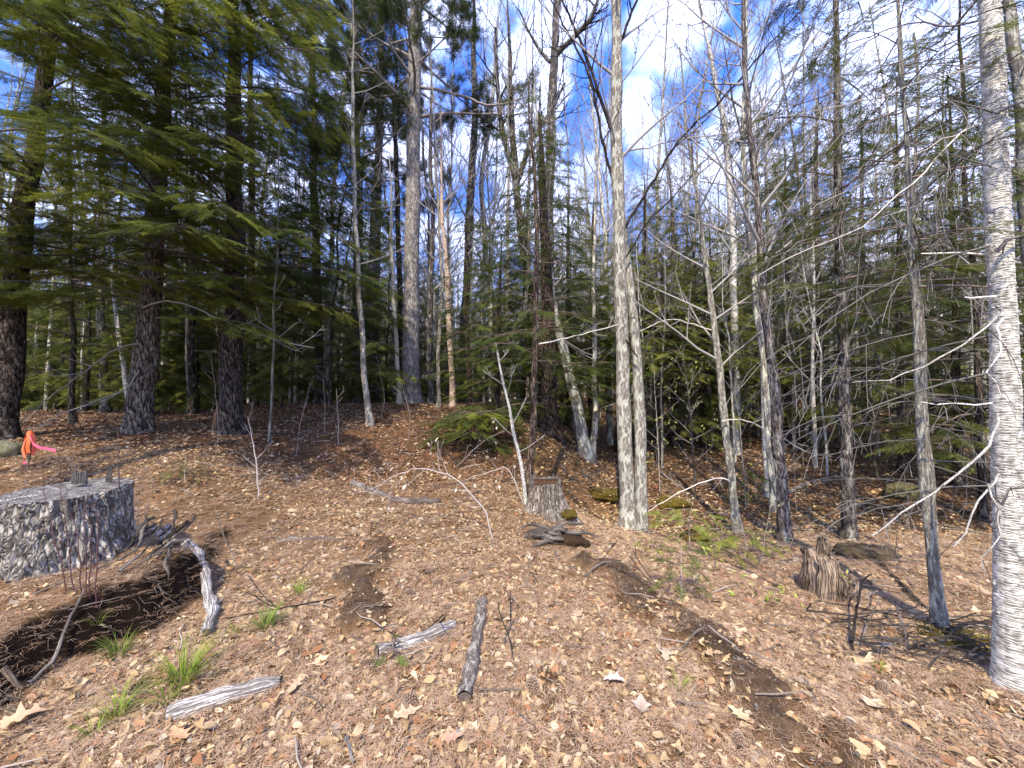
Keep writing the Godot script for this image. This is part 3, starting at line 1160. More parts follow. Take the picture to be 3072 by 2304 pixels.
	a = trunk("fir_tree", "thin dark fir between the left edge hemlock and the furrowed one", [Vector3(-9.290, 0.923, -8.200), Vector3(-9.375, 2.249, -8.200), Vector3(-9.469, 3.745, -8.200), Vector3(-9.637, 6.292, -8.200)], [0.055, 0.049, 0.042, 0.036], 3.0, M.dark, Color(.6, .6, .5), {"sides": 10})
	conifer(a[0], a[1], a[2], hem.merged({"from": 1.4, "count": 40, "low": 2.0, "size": .34, "each": false, "dens": 5.0}, true))
	a = trunk("hemlock_tree", "shaded hemlock deep in the left woods behind the leaning pale birch", [Vector3(-11.072, 1.109, -10.500), Vector3(-11.230, 3.705, -10.500), Vector3(-11.406, 6.948, -10.500)], [0.095, 0.086, 0.073], 8.0, M.gray, Color(.5, .5, .46), {"sides": 10})
	conifer(a[0], a[1], a[2], hem.merged({"from": 1.4, "count": 34, "low": 2.6, "size": .34, "each": false}, true))
	a = trunk("hemlock_tree", "dense young hemlock filling the gap right of the furrowed trunk", [Vector3(-8.120, 1.552, -9.800), Vector3(-8.205, 3.565, -9.800), Vector3(-8.316, 5.980, -9.800)], [0.091, 0.077, 0.059], 6.0, M.dark, Color(.55, .5, .46), {"sides": 10})
	conifer(a[0], a[1], a[2], hem.merged({"from": 1.4, "count": 34, "low": 2.2, "size": .32, "each": false}, true))
	a = trunk("birch_tree", "pale thin birch leaning left, seen beside the furrowed hemlock", [Vector3(-8.867, 1.717, -9.000), Vector3(-9.055, 2.313, -9.000), Vector3(-9.266, 3.404, -9.000), Vector3(-9.479, 4.508, -9.000), Vector3(-9.698, 6.410, -9.000)], [0.054, 0.050, 0.045, 0.037, 0.033], 4.0, M.birch, Color(1, 1, .98), {"sides": 10})
	bare_limbs(a[0], a[1], a[2], {"from": 3.0, "to": 7.0, "low": 1.0, "top": .6, "count": 9, "rise": .6})
	a = trunk("maple_tree", "pale mottled young maple trunk between two dark trunks on the left hill", [Vector3(-8.345, 1.527, -10.000), Vector3(-8.481, 3.605, -10.000), Vector3(-8.617, 6.319, -10.000)], [0.060, 0.055, 0.046], 6.0, M.lichen, g, {"sides": 10})
	bare_limbs(a[0], a[1], a[2], {"from": 3.0, "to": 9.0, "low": 1.4, "top": .8, "count": 12, "rise": .7})
	a = trunk("beech_sapling", "slender grey sapling standing alone on the brown hill left of centre", [Vector3(-4.274, 0.852, -6.807), Vector3(-4.243, 2.139, -6.807), Vector3(-4.238, 3.464, -6.807), Vector3(-4.216, 4.812, -6.807)], [0.024, 0.021, 0.017, 0.014], 2.0, M.gray, Color(.42, .4, .36), {"sides": 8})
	bare_limbs(a[0], a[1], a[2], {"from": 1.5, "to": 5.0, "low": .7, "top": .4, "count": 10, "rise": .4})
	a = trunk("maple_tree", "young maple with a mottled curved foot in the middle of the brown hill", [Vector3(-2.964, 0.987, -8.000), Vector3(-3.011, 1.465, -8.000), Vector3(-3.097, 2.620, -8.000), Vector3(-3.208, 3.988, -8.000), Vector3(-3.319, 5.876, -8.000), Vector3(-3.391, 7.700, -8.000)], [0.068, 0.063, 0.054, 0.049, 0.040, 0.036], 3.0, M.lichen, g, {"sides": 10})
	bare_limbs(a[0], a[1], a[2], {"from": 3.0, "to": 8.5, "low": 1.2, "top": .7, "count": 14, "rise": .5})

	# a tall tree left of the clearing whose crown shades the mound
	a = proto_at("hemlock_tree", "tall hemlock standing left of the clearing beside the cut bank", Vector3(-6.2, 0, -.3), 14.5, .16)
	conifer(a[0], a[1], a[2], {"from": 9.0, "to": 14.3, "low": 2.4, "top": .5, "count": 44, "droop": .45, "rise": .15, "dens": 4.0, "gap": .2, "size": .5, "bare": .2, "far": true})

	# --- centre: the great pine and the bare hardwoods against the sky
	a = trunk("pine_tree", "tall white pine with pale platy trunk and dark crown, largest on the crest", [Vector3(-2.848, 1.493, -11.000), Vector3(-2.901, 3.805, -11.000), Vector3(-2.900, 7.203, -11.000), Vector3(-2.896, 9.286, -11.000), Vector3(-2.890, 11.260, -11.000), Vector3(-2.847, 13.554, -11.000)], [0.256, 0.230, 0.211, 0.198, 0.186, 0.167], 6.0, M.pine, Color(1, 1, 1), {"sides": 24, "relief": .012, "flare": .25, "wob": .03})
	pine_crown(a[0], a[1], a[2], {"from": 8.2, "to": 18.0, "low": 3.4, "top": 1.6, "count": 48, "tufts": 10})
	limb(a[0], [Vector3(-2.886, 10.905, -11.000), Vector3(-1.585, 10.622, -11.000), Vector3(-0.628, 10.297, -11.000), Vector3(0.328, 10.523, -11.000)], .05, .02, M.twig, Color(.28, .25, .24), "limb", 6)
	bare_limbs(a[0], a[1], a[2], {"from": 5.5, "to": 9.5, "low": .9, "top": 1.5, "count": 14, "rise": .15, "style": DEAD})
	a = trunk("pine_tree", "grey pine trunk left of the tallest pine, half as thick", [Vector3(-5.288, 1.562, -15.000), Vector3(-5.372, 4.607, -15.000), Vector3(-5.352, 9.241, -15.000), Vector3(-5.294, 14.000, -15.000)], [0.195, 0.178, 0.161, 0.136], 6.0, M.pine, Color(.72, .7, .68), {"sides": 14, "wob": .03})
	pine_crown(a[0], a[1], a[2], {"from": 9.0, "to": 19.0, "low": 2.8, "top": 1.4, "count": 26, "tufts": 7})
	a = trunk("pine_tree", "dark pine trunk rising left of the tallest pine toward the top edge", [Vector3(-5.036, 1.508, -12.500), Vector3(-5.064, 4.870, -12.500), Vector3(-5.163, 8.752, -12.500), Vector3(-5.264, 12.739, -12.500)], [0.139, 0.132, 0.118, 0.097], 6.0, M.pine, Color(.6, .57, .55), {"sides": 12})
	pine_crown(a[0], a[1], a[2], {"from": 6.4, "to": 16.0, "low": 3.0, "top": 1.5, "count": 46, "tufts": 9})
	a = trunk("pine_tree", "dark slender pine close behind the tallest pine", [Vector3(-3.962, 1.531, -14.000), Vector3(-4.110, 5.263, -14.000), Vector3(-4.268, 9.610, -14.000), Vector3(-4.407, 12.275, -14.000)], [0.113, 0.097, 0.089, 0.072], 5.0, M.dark, Color(.62, .6, .56), {"sides": 10})
	pine_crown(a[0], a[1], a[2], {"from": 8.5, "to": 16.0, "low": 2.0, "top": 1.0, "count": 20, "tufts": 6})
	a = trunk("birch_tree", "thin cream birch leaning against the foot of the tallest pine", [Vector3(-3.050, 1.522, -10.600), Vector3(-3.167, 2.696, -10.600), Vector3(-3.292, 4.373, -10.600), Vector3(-3.366, 6.074, -10.600)], [0.067, 0.061, 0.055, 0.043], 2.5, M.birch, Color(1, .97, .82), {"sides": 8})
	bare_limbs(a[0], a[1], a[2], {"from": 3.0, "to": 6.5, "low": .9, "top": .5, "count": 8, "rise": .7})
	a = trunk("maple_tree", "dark maple stem right of the tallest pine", [Vector3(-2.320, 1.348, -11.000), Vector3(-2.395, 3.805, -11.000), Vector3(-2.300, 6.516, -11.000), Vector3(-2.393, 9.286, -11.000)], [0.084, 0.077, 0.065, 0.052], 4.0, M.dark, g, {"sides": 10})
	bare_limbs(a[0], a[1], a[2], {"from": 3.0, "to": 11.0, "low": 2.2, "top": 1.0, "count": 18, "rise": .9})
	a = trunk("birch_tree", "pale birch stem with peeling orange-tinted bark right of the tallest pine", [Vector3(-1.532, 1.132, -10.000), Vector3(-1.577, 2.392, -10.000), Vector3(-1.674, 4.216, -10.000), Vector3(-1.755, 5.325, -10.000), Vector3(-1.849, 6.444, -10.000)], [0.077, 0.077, 0.071, 0.065, 0.047], 3.0, M.birch, Color(1, .8, .66), {"sides": 10})
	bare_limbs(a[0], a[1], a[2], {"from": 3.6, "to": 9.0, "low": 2.0, "top": 1.0, "count": 16, "rise": 1.0})
	a = trunk("maple_tree", "slim pale maple between the orange-tinted birch and the tallest pine", [Vector3(-1.917, 1.311, -10.000), Vector3(-1.906, 2.876, -10.000), Vector3(-1.837, 4.831, -10.000), Vector3(-1.977, 7.070, -10.000)], [0.053, 0.047, 0.041, 0.035], 4.0, M.lichen, g, {"sides": 8})
	bare_limbs(a[0], a[1], a[2], {"from": 3.0, "to": 9.0, "low": 1.6, "top": .8, "count": 14, "rise": .9})
	a = trunk("ash_tree", "tall dark bare tree with upswept twin limbs left of the sky gap", [Vector3(-2.033, 1.329, -16.000), Vector3(-1.974, 4.808, -16.000), Vector3(-1.835, 7.956, -16.000), Vector3(-1.733, 11.158, -16.000), Vector3(-1.586, 13.800, -16.000), Vector3(-1.677, 16.480, -16.000)], [0.191, 0.181, 0.172, 0.162, 0.143, 0.115], 5.0, M.dark, Color(.62, .6, .6), {"sides": 10})
	bare_limbs(a[0], a[1], a[2], {"from": 7.0, "to": 19.0, "low": 4.2, "top": 2.2, "count": 17, "rise": 1.5})
	a = trunk("maple_tree", "bare maple with slender forked stem beside the dark upswept tree", [Vector3(-1.345, 1.312, -17.000), Vector3(-1.316, 5.008, -17.000), Vector3(-1.203, 8.353, -17.000), Vector3(-1.379, 11.327, -17.000), Vector3(-0.969, 14.562, -17.000)], [0.142, 0.132, 0.132, 0.112, 0.092], 6.0, M.gray, g, {"sides": 10})
	bare_limbs(a[0], a[1], a[2], {"from": 6.0, "to": 18.0, "low": 3.6, "top": 1.8, "count": 24, "rise": 1.5})
	a = trunk("maple_tree", "bare maple forking into spreading limbs in the middle of the sky gap", [Vector3(0.848, 1.110, -12.000), Vector3(0.639, 4.006, -12.000), Vector3(0.380, 6.218, -12.000), Vector3(0.133, 8.466, -12.000), Vector3(0.030, 9.984, -12.000), Vector3(-0.045, 11.520, -12.000)], [0.144, 0.137, 0.130, 0.115, 0.101, 0.086], 3.5, M.dark, Color(.8, .76, .72), {"sides": 12})
	limb(a[0], [Vector3(0.089, 8.768, -12.000), Vector3(-0.312, 10.290, -12.000), Vector3(-0.463, 11.829, -12.000), Vector3(-0.541, 13.697, -12.000)], .12, .04, M.dark, Color(.8, .76, .72), "limb", 9, BARE, 2.2)
	limb(a[0], [Vector3(0.148, 8.466, -12.000), Vector3(0.653, 9.984, -12.000), Vector3(1.250, 10.904, -12.000), Vector3(1.702, 11.829, -12.000)], .09, .03, M.dark, Color(.8, .76, .72), "limb", 8, BARE, 2.0)
	bare_limbs(a[0], a[1], a[2], {"from": 6.0, "to": 13.0, "low": 2.6, "top": 1.8, "count": 18, "rise": 1.2})
	a = trunk("cherry_tree", "shaggy dark cherry trunk rising through the green at centre to the top edge", [Vector3(1.078, 0.758, -11.000), Vector3(1.062, 3.136, -11.000), Vector3(1.046, 5.697, -11.000), Vector3(1.055, 7.894, -11.000), Vector3(1.172, 9.987, -11.000), Vector3(1.250, 11.973, -11.000), Vector3(1.368, 13.554, -11.000)], [0.177, 0.164, 0.158, 0.145, 0.131, 0.118, 0.111], 5.0, M.dark, Color(.78, .74, .72), {"sides": 18, "relief": .02, "step": .12})
	limb(a[0], [Vector3(1.290, 11.830, -11.000), Vector3(1.705, 12.259, -11.000), Vector3(2.330, 12.977, -11.000), Vector3(2.685, 13.988, -11.000)], .09, .04, M.dark, Color(.7, .66, .64), "limb", 6, BARE, 1.6)
	limb(a[0], [Vector3(1.234, 11.545, -11.000), Vector3(0.742, 12.116, -11.000), Vector3(0.193, 13.265, -11.000)], .06, .02, M.dark, Color(.7, .66, .64), "limb", 6, BARE, 1.5)
	bare_limbs(a[0], a[1], a[2], {"from": 6.5, "to": 15.0, "low": 2.0, "top": 1.8, "count": 18, "rise": .8}, false, 3, Color(.2, .24, .05), Color(.34, .36, .1))

	# the pair of maple stems joined at the foot, in front of everything
	a = trunk("maple_tree", "double-stemmed maple crusted with pale lichen right of the small stump", [Vector3(1.657, -0.207, -5.539), Vector3(1.630, 0.716, -5.539), Vector3(1.600, 2.039, -5.539), Vector3(1.577, 3.390, -5.539), Vector3(1.559, 4.769, -5.539), Vector3(1.563, 6.179, -5.539), Vector3(1.573, 7.620, -5.539)], [0.108, 0.099, 0.093, 0.090, 0.087, 0.083, 0.074], 6.0, M.lichen, Color(1, .99, .95), {"sides": 24, "relief": .009, "flare": .45, "step": .1, "wob": .02})
	var s2 := Buf.new()
	var pp: Array = [Vector3(1.818, -0.379, -5.482), Vector3(1.822, -0.111, -5.482), Vector3(1.820, 0.400, -5.492), Vector3(1.818, 1.375, -5.522), Vector3(1.804, 2.309, -5.562), Vector3(1.767, 3.145, -5.642), Vector3(1.729, 3.889, -5.762), Vector3(1.705, 4.410, -5.802)]
	var rr := [.11, .092, .08, .074, .068, .06, .05, .036]
	for k in pp.size():
		pp[k] = pp[k] - a[0].position
	var sp := spline(pp, rr, .1)
	tube(s2, sp[0], sp[1], 22, Color(1, 1, .96), Color(1, 1, .96), 2.0, 1.6)
	crumple(s2, 0, fine, Vector3(2.6, .55, 2.6), .009, [])
	s2.renormal()
	part(a[0], "second_stem", s2, M.lichen)
	var dk := Color(.36, .32, .3)
	limb(a[0], [Vector3(1.559, 5.345, -5.562), Vector3(1.312, 6.126, -5.562), Vector3(1.083, 6.844, -5.562), Vector3(0.851, 7.425, -5.562), Vector3(0.589, 8.010, -5.562)], .028, .012, M.dark, dk, "limb", 10, BARE, 1.1)
	limb(a[0], [Vector3(1.557, 4.607, -5.562), Vector3(1.366, 5.345, -5.562), Vector3(1.170, 6.412, -5.562), Vector3(0.828, 7.134, -5.562), Vector3(0.587, 7.644, -5.562)], .024, .01, M.dark, dk, "limb", 10, BARE, 1.1)
	limb(a[0], [Vector3(1.627, 6.989, -5.562), Vector3(1.857, 7.571, -5.562), Vector3(2.135, 8.305, -5.562)], .024, .012, M.dark, dk, "limb", 8, BARE, 1.0)
	limb(a[0], [Vector3(1.625, 4.086, -5.562), Vector3(2.009, 4.712, -5.562), Vector3(2.530, 5.521, -5.562), Vector3(3.135, 6.090, -5.562), Vector3(3.778, 6.844, -5.562), Vector3(4.499, 7.644, -5.562)], .022, .008, M.dark, dk, "limb", 12, BARE, 1.1)
	limb(a[0], [Vector3(1.634, 3.671, -5.562), Vector3(2.001, 4.224, -5.562), Vector3(2.348, 4.572, -5.562), Vector3(2.978, 5.274, -5.562), Vector3(3.683, 5.912, -5.562)], .014, .005, M.dark, dk, "limb", 8, BARE, .8)
	limb(a[0], [Vector3(1.578, 5.274, -5.562), Vector3(2.019, 5.359, -5.562), Vector3(2.502, 5.486, -5.562), Vector3(3.122, 5.557, -5.562), Vector3(4.090, 5.699, -5.562)], .014, .005, M.twig, Color(.42, .38, .35), "limb", 9, BARE, .8)
	limb(a[0], [Vector3(1.622, 2.462, -5.462), Vector3(1.675, 2.344, -5.422), Vector3(1.758, 2.206, -5.362)], .014, .008, M.dark, Color(.2, .19, .18), "broken_stub")
	bare_limbs(a[0], a[1], a[2], {"from": 5.0, "to": 12.0, "low": 1.8, "top": 1.4, "count": 18, "rise": .9}, false, 4, Color(.22, .13, .06), Color(.3, .28, .08))

	# saplings round the small stump
	a = trunk("hemlock_sapling", "reddish straight young stem directly behind the small cut stump", [Vector3(0.242, 0.414, -5.100), Vector3(0.268, 1.149, -5.100), Vector3(0.301, 2.004, -5.100), Vector3(0.322, 2.934, -5.100), Vector3(0.306, 4.198, -5.100), Vector3(0.277, 4.969, -5.100)], [0.052, 0.046, 0.040, 0.034, 0.028, 0.021], 1.0, M.hemlock, Color(.95, .8, .7), {"sides": 10, "flare": .1})
	conifer(a[0], a[1], a[2], {"from": 1.8, "to": 5.2, "low": 1.0, "top": .45, "count": 34, "droop": .3, "rise": .2, "dens": 6.5, "gap": .12, "size": .25, "bare": .3, "hi": Color(.13, .18, .035)})
	limb(a[0], [Vector3(0.302, 2.343, -5.100), Vector3(0.579, 2.405, -5.100), Vector3(0.949, 2.486, -5.100), Vector3(1.444, 2.622, -5.100)], .012, .005, M.twig, Color(.6, .58, .5), "dead_limb", 5)
	a = trunk("birch_sapling", "white crooked leaning sapling with snapped top left of the small stump", [Vector3(0.178, 0.425, -5.000), Vector3(0.113, 0.802, -5.000), Vector3(0.012, 1.217, -5.000), Vector3(-0.036, 1.515, -5.000), Vector3(-0.126, 1.875, -5.000), Vector3(-0.217, 2.359, -5.000)], [0.027, 0.024, 0.021, 0.018, 0.015, 0.012], 0.0, M.birch, Color(1.0, 1.0, .96), {"sides": 8, "flare": .1, "wob": .01})
	bare_limbs(a[0], a[1], a[2], {"from": .5, "to": 1.9, "low": .6, "top": .4, "count": 6, "rise": .5})
	a = trunk("hemlock_tree", "dense dark hemlock at centre behind the white crooked sapling", [Vector3(0.800, 0.194, -8.200), Vector3(0.787, 1.756, -8.200), Vector3(0.754, 3.244, -8.200), Vector3(0.701, 5.061, -8.200), Vector3(0.667, 6.705, -8.200)], [0.196, 0.176, 0.147, 0.108, 0.059], 2.0, M.hemlock, Color(.6, .5, .45), {"sides": 18, "relief": .012})
	conifer(a[0], a[1], a[2], hem.merged({"from": .5, "to": 7.0, "low": 2.0, "top": .4, "count": 62, "size": .3, "dens": 6.0, "bare": .15, "each": false}, true))
	a = trunk("hemlock_tree", "young hemlock with low sweeping boughs left of the crooked sapling", [Vector3(-0.318, 0.329, -8.600), Vector3(-0.310, 1.764, -8.600), Vector3(-0.291, 3.324, -8.600), Vector3(-0.273, 4.803, -8.600)], [0.067, 0.057, 0.046, 0.026], .6, M.hemlock, Color(.6, .5, .45), {"sides": 10})
	conifer(a[0], a[1], a[2], hem.merged({"from": .15, "to": 4.2, "low": 1.5, "top": .3, "count": 50, "size": .28, "dens": 6.5, "bare": .12, "each": false}, true))
	a = trunk("hemlock_tree", "low bushy hemlock in front of the centre thicket with one bright bough", [Vector3(-0.705, 0.133, -6.900), Vector3(-0.691, 0.621, -6.900), Vector3(-0.676, 1.072, -6.900)], [0.041, 0.033, 0.021], .3, M.hemlock, Color(.6, .5, .45), {"sides": 8})
	conifer(a[0], a[1], a[2], hem.merged({"from": .05, "to": 1.2, "low": 1.1, "top": .35, "count": 30, "size": .26, "dens": 8.0, "bare": .1, "each": false, "droop": .35}, true))
	conifer(a[0], a[1], a[2], {"from": .5, "to": .75, "low": .75, "top": .65, "count": 5, "droop": .2, "rise": .05, "dens": 12.0, "gap": .1, "size": .22, "bare": .2, "az": 1.2, "spread": .7, "lo": Color(.2, .26, .03), "hi": Color(.4, .46, .06)})
	a = trunk("hemlock_tree", "young hemlock with thin crown against the sky left of centre thicket", [Vector3(-1.055, 0.545, -9.400), Vector3(-1.063, 2.344, -9.400), Vector3(-1.095, 4.059, -9.400), Vector3(-1.126, 5.801, -9.400)], [0.067, 0.056, 0.045, 0.028], .6, M.hemlock, Color(.6, .5, .45), {"sides": 8})
	conifer(a[0], a[1], a[2], hem.merged({"from": .8, "to": 5.2, "low": 1.3, "top": .3, "count": 44, "size": .28, "dens": 6.0, "bare": .15, "each": false}, true))
	a = trunk("hemlock_tree", "bushy hemlock with sunlit yellow-green boughs between small stump and double maple", [Vector3(1.914, 0.252, -9.500), Vector3(1.964, 2.123, -9.500), Vector3(2.005, 4.085, -9.500), Vector3(2.047, 6.083, -9.500)], [0.078, 0.067, 0.050, 0.028], .6, M.hemlock, Color(.7, .6, .5), {"sides": 10})
	conifer(a[0], a[1], a[2], hem.merged({"from": .9, "to": 5.6, "low": 1.7, "top": .4, "count": 50, "size": .3, "dens": 6.0, "bare": .15, "each": false, "lo": Color(.1, .14, .025), "hi": Color(.32, .38, .07)}, true))
	a = trunk("beech_tree", "smooth grey beech leaning left behind the small stump", [Vector3(1.545, 0.668, -8.300), Vector3(1.431, 1.261, -8.300), Vector3(1.257, 2.057, -8.300), Vector3(1.062, 2.860, -8.300), Vector3(0.944, 3.365, -8.300), Vector3(0.799, 4.691, -8.300)], [0.132, 0.123, 0.113, 0.099, 0.089, 0.069], 4.0, M.gray, Color(.95, .93, .9), {"sides": 14})
	bare_limbs(a[0], a[1], a[2], {"from": 3.5, "to": 8.0, "low": 1.6, "top": .8, "count": 14, "rise": .6})
	a = trunk("beech_tree", "short-looking pale beech pole right of the leaning grey beech", [Vector3(1.742, 0.324, -8.500), Vector3(1.822, 1.253, -8.500), Vector3(1.823, 2.478, -8.500), Vector3(1.830, 4.346, -8.500)], [0.075, 0.070, 0.055, 0.040], 3.0, M.gray, Color(1, .95, .9), {"sides": 10})
	bare_limbs(a[0], a[1], a[2], {"from": 1.0, "to": 6.0, "low": 1.3, "top": .8, "count": 18, "rise": .15}, false, 3, Color(.35, .42, .05), Color(.6, .6, .12))
	a = trunk("maple_tree", "pale mottled stem just left of the centre thicket", [Vector3(-0.164, 0.849, -9.800), Vector3(-0.142, 2.376, -9.800), Vector3(-0.119, 4.164, -9.800), Vector3(-0.096, 5.980, -9.800)], [0.065, 0.065, 0.053, 0.047], 5.0, M.lichen, g, {"sides": 8})
	bare_limbs(a[0], a[1], a[2], {"from": 4.0, "to": 9.0, "low": 1.8, "top": .9, "count": 14, "rise": 1.0})
	a = trunk("maple_tree", "pale forked stem inside the centre thicket", [Vector3(0.252, 0.865, -9.600), Vector3(0.161, 1.783, -9.600), Vector3(0.278, 3.291, -9.600), Vector3(0.373, 4.465, -9.600), Vector3(0.423, 5.891, -9.600)], [0.058, 0.058, 0.052, 0.046, 0.035], 4.0, M.lichen, g, {"sides": 8})
	bare_limbs(a[0], a[1], a[2], {"from": 4.0, "to": 9.0, "low": 1.8, "top": .9, "count": 14, "rise": 1.0})

	var greens := [
		[[Vector3(2.869, 0.359, -10.500), Vector3(2.916, 2.178, -10.500), Vector3(2.963, 3.961, -10.500), Vector3(3.007, 5.511, -10.500)], [0.079, 0.067, 0.049, 0.030], "sunlit olive young hemlock directly behind the double maple"],
		[[Vector3(3.650, 0.238, -9.600), Vector3(3.699, 1.783, -9.600), Vector3(3.748, 3.291, -9.600), Vector3(3.795, 4.701, -9.600)], [0.070, 0.059, 0.043, 0.027], "olive young hemlock right of the double maple, among fresh beech leaves"],
		[[Vector3(1.564, 0.627, -11.000), Vector3(1.589, 2.471, -11.000), Vector3(1.615, 4.613, -11.000), Vector3(1.646, 7.341, -11.000)], [0.085, 0.072, 0.052, 0.033], "tall slim young hemlock behind the leaning grey beech"],
		[[Vector3(0.330, 0.719, -11.500), Vector3(0.346, 2.789, -11.500), Vector3(0.363, 4.750, -11.500), Vector3(0.380, 7.170, -11.500)], [0.090, 0.076, 0.055, 0.034], "slim young hemlock behind the pale forked stem at centre"],
		[[Vector3(5.435, 0.365, -11.000), Vector3(5.498, 2.074, -11.000), Vector3(5.563, 3.805, -11.000), Vector3(5.622, 5.289, -11.000)], [0.077, 0.065, 0.047, 0.029], "sunlit young hemlock left of the bending slim maple"],
		[[Vector3(4.239, 0.345, -12.500), Vector3(4.287, 2.590, -12.500), Vector3(4.339, 5.023, -12.500), Vector3(4.405, 8.437, -12.500)], [0.092, 0.078, 0.057, 0.035], "tall young hemlock above the double maple's right stem"],
	]
	for k in greens.size():
		var f: Array = greens[k]
		a = trunk("hemlock_tree", f[2], f[0], f[1], .6, M.hemlock, Color(.6, .52, .46), {"sides": 8})
		var top: float = a[1][-1].y
		conifer(a[0], a[1], a[2], hem.merged({"from": top * [.4, .42, .2, .2, .4, .3][k], "to": top * .98, "low": 1.6, "top": .4, "count": int(24 + top * 7.5), "size": .32, "dens": 6.0, "bare": .15, "each": false, "lo": Color(.12, .15, .03), "hi": Color(.4, .44, .085)}, true))

	# --- right: beeches, maples, firs
	a = trunk("maple_tree", "slim mottled maple bending left, first right of the double maple", [Vector3(3.196, -0.280, -5.565), Vector3(3.132, 0.319, -5.565), Vector3(3.060, 1.174, -5.565), Vector3(2.990, 2.175, -5.565), Vector3(2.928, 2.988, -5.565), Vector3(2.824, 3.810, -5.565), Vector3(2.723, 4.504, -5.565)], [0.055, 0.052, 0.050, 0.047, 0.041, 0.033, 0.027], 2.5, M.lichen, Color(.95, .95, .88), {"sides": 12, "relief": .004})
	bare_limbs(a[0], a[1], a[2], {"from": 2.2, "to": 6.5, "low": 1.6, "top": .9, "count": 20, "rise": .6}, false, 5, Color(.2, .22, .05), Color(.32, .34, .1))
	limb(a[0], [Vector3(3.185, 0.332, -5.565), Vector3(3.004, 0.502, -5.565), Vector3(2.671, 0.417, -5.565), Vector3(2.204, 0.188, -5.565), Vector3(1.938, 0.025, -5.565)], .011, .004, M.twig, Color(.66, .6, .52), "dead_limb", 4)
	limb(a[0], [Vector3(2.972, 2.580, -5.565), Vector3(2.652, 2.716, -5.565), Vector3(2.250, 2.783, -5.565), Vector3(1.843, 2.614, -5.565), Vector3(1.506, 2.580, -5.565)], .009, .003, M.twig, Color(.66, .6, .52), "limb", 6)
	limb(a[0], [Vector3(2.969, 1.312, -5.465), Vector3(3.172, 1.349, -5.365), Vector3(3.486, 1.197, -5.265), Vector3(3.980, 0.916, -5.265)], .009, .003, M.twig, Color(.6, .55, .5), "dead_limb", 5)
	a = trunk("maple_tree", "dark-footed maple stem leaning left, the thicker of a crossing pair", [Vector3(3.529, -0.242, -5.102), Vector3(3.525, 0.425, -5.102), Vector3(3.482, 1.392, -5.102), Vector3(3.433, 2.251, -5.102), Vector3(3.398, 2.935, -5.102), Vector3(3.331, 3.880, -5.102), Vector3(3.248, 4.970, -5.102), Vector3(3.217, 6.146, -5.102)], [0.073, 0.068, 0.063, 0.059, 0.054, 0.046, 0.039, 0.031], 5.0, M.dark, Color(1, .97, .95), {"sides": 16, "relief": .007})
	bare_limbs(a[0], a[1], a[2], {"from": 3.5, "to": 9.5, "low": 2.0, "top": 1.2, "count": 24, "rise": .9}, false, 5, Color(.2, .16, .06), Color(.34, .3, .1))
	a = trunk("maple_tree", "smooth pale grey maple crossing behind the dark-footed stem", [Vector3(4.421, 0.664, -6.600), Vector3(4.349, 1.726, -6.600), Vector3(4.259, 2.762, -6.600), Vector3(4.175, 4.058, -6.600), Vector3(4.101, 5.210, -6.600), Vector3(4.081, 6.632, -6.600), Vector3(4.177, 8.081, -6.600)], [0.053, 0.053, 0.050, 0.047, 0.044, 0.037, 0.030], 4.0, M.gray, Color(1, 1, .94), {"sides": 12})
	bare_limbs(a[0], a[1], a[2], {"from": 4.0, "to": 10.0, "low": 2.2, "top": 1.2, "count": 24, "rise": .9}, false, 5, Color(.2, .2, .06), Color(.34, .34, .1))
	a = trunk("birch_tree", "thin white birch squeezed between the crossing maple pair", [Vector3(4.817, 0.594, -7.400), Vector3(4.814, 1.741, -7.400), Vector3(4.781, 3.084, -7.400), Vector3(4.762, 4.356, -7.400), Vector3(4.759, 5.555, -7.400)], [0.037, 0.037, 0.034, 0.030, 0.026], 3.0, M.birch, Color(1, 1, .98), {"sides": 8})
	bare_limbs(a[0], a[1], a[2], {"from": 3.0, "to": 8.0, "low": 1.2, "top": .7, "count": 12, "rise": .8})
	a = trunk("birch_tree", "blotchy white birch trunk behind the bending slim maple", [Vector3(6.065, 0.422, -10.500), Vector3(6.091, 2.432, -10.500), Vector3(6.101, 4.347, -10.500), Vector3(6.092, 6.555, -10.500), Vector3(5.995, 8.936, -10.500), Vector3(5.734, 10.550, -10.500)], [0.098, 0.098, 0.093, 0.082, 0.072, 0.061], 5.0, M.birch, Color(.95, .95, .92), {"sides": 12})
	bare_limbs(a[0], a[1], a[2], {"from": 5.0, "to": 13.0, "low": 2.6, "top": 1.4, "count": 24, "rise": .9}, false, 5, Color(.24, .26, .06), Color(.38, .36, .1))
	a = trunk("fir_tree", "straight dark fir with bare lower trunk, left of the rounded rock", [Vector3(4.520, -0.258, -5.266), Vector3(4.529, 0.449, -5.266), Vector3(4.526, 1.385, -5.266), Vector3(4.549, 2.656, -5.266), Vector3(4.563, 4.085, -5.266), Vector3(4.581, 5.615, -5.266), Vector3(4.617, 7.322, -5.266)], [0.079, 0.074, 0.069, 0.062, 0.051, 0.041, 0.031], 3.0, M.dark, Color(.85, .83, .78), {"sides": 20, "relief": .006, "wob": .015})
	bare_limbs(a[0], a[1], a[2], {"from": 1.4, "to": 4.6, "low": 1.5, "top": 1.6, "count": 14, "rise": .05, "style": DEAD})
	conifer(a[0], a[1], a[2], {"from": 3.0, "to": 9.0, "low": 2.0, "top": .7, "count": 38, "droop": .35, "rise": .1, "dens": 5.0, "gap": .14, "size": .32, "bare": .35, "lo": Color(.07, .095, .025), "hi": Color(.26, .3, .065)})
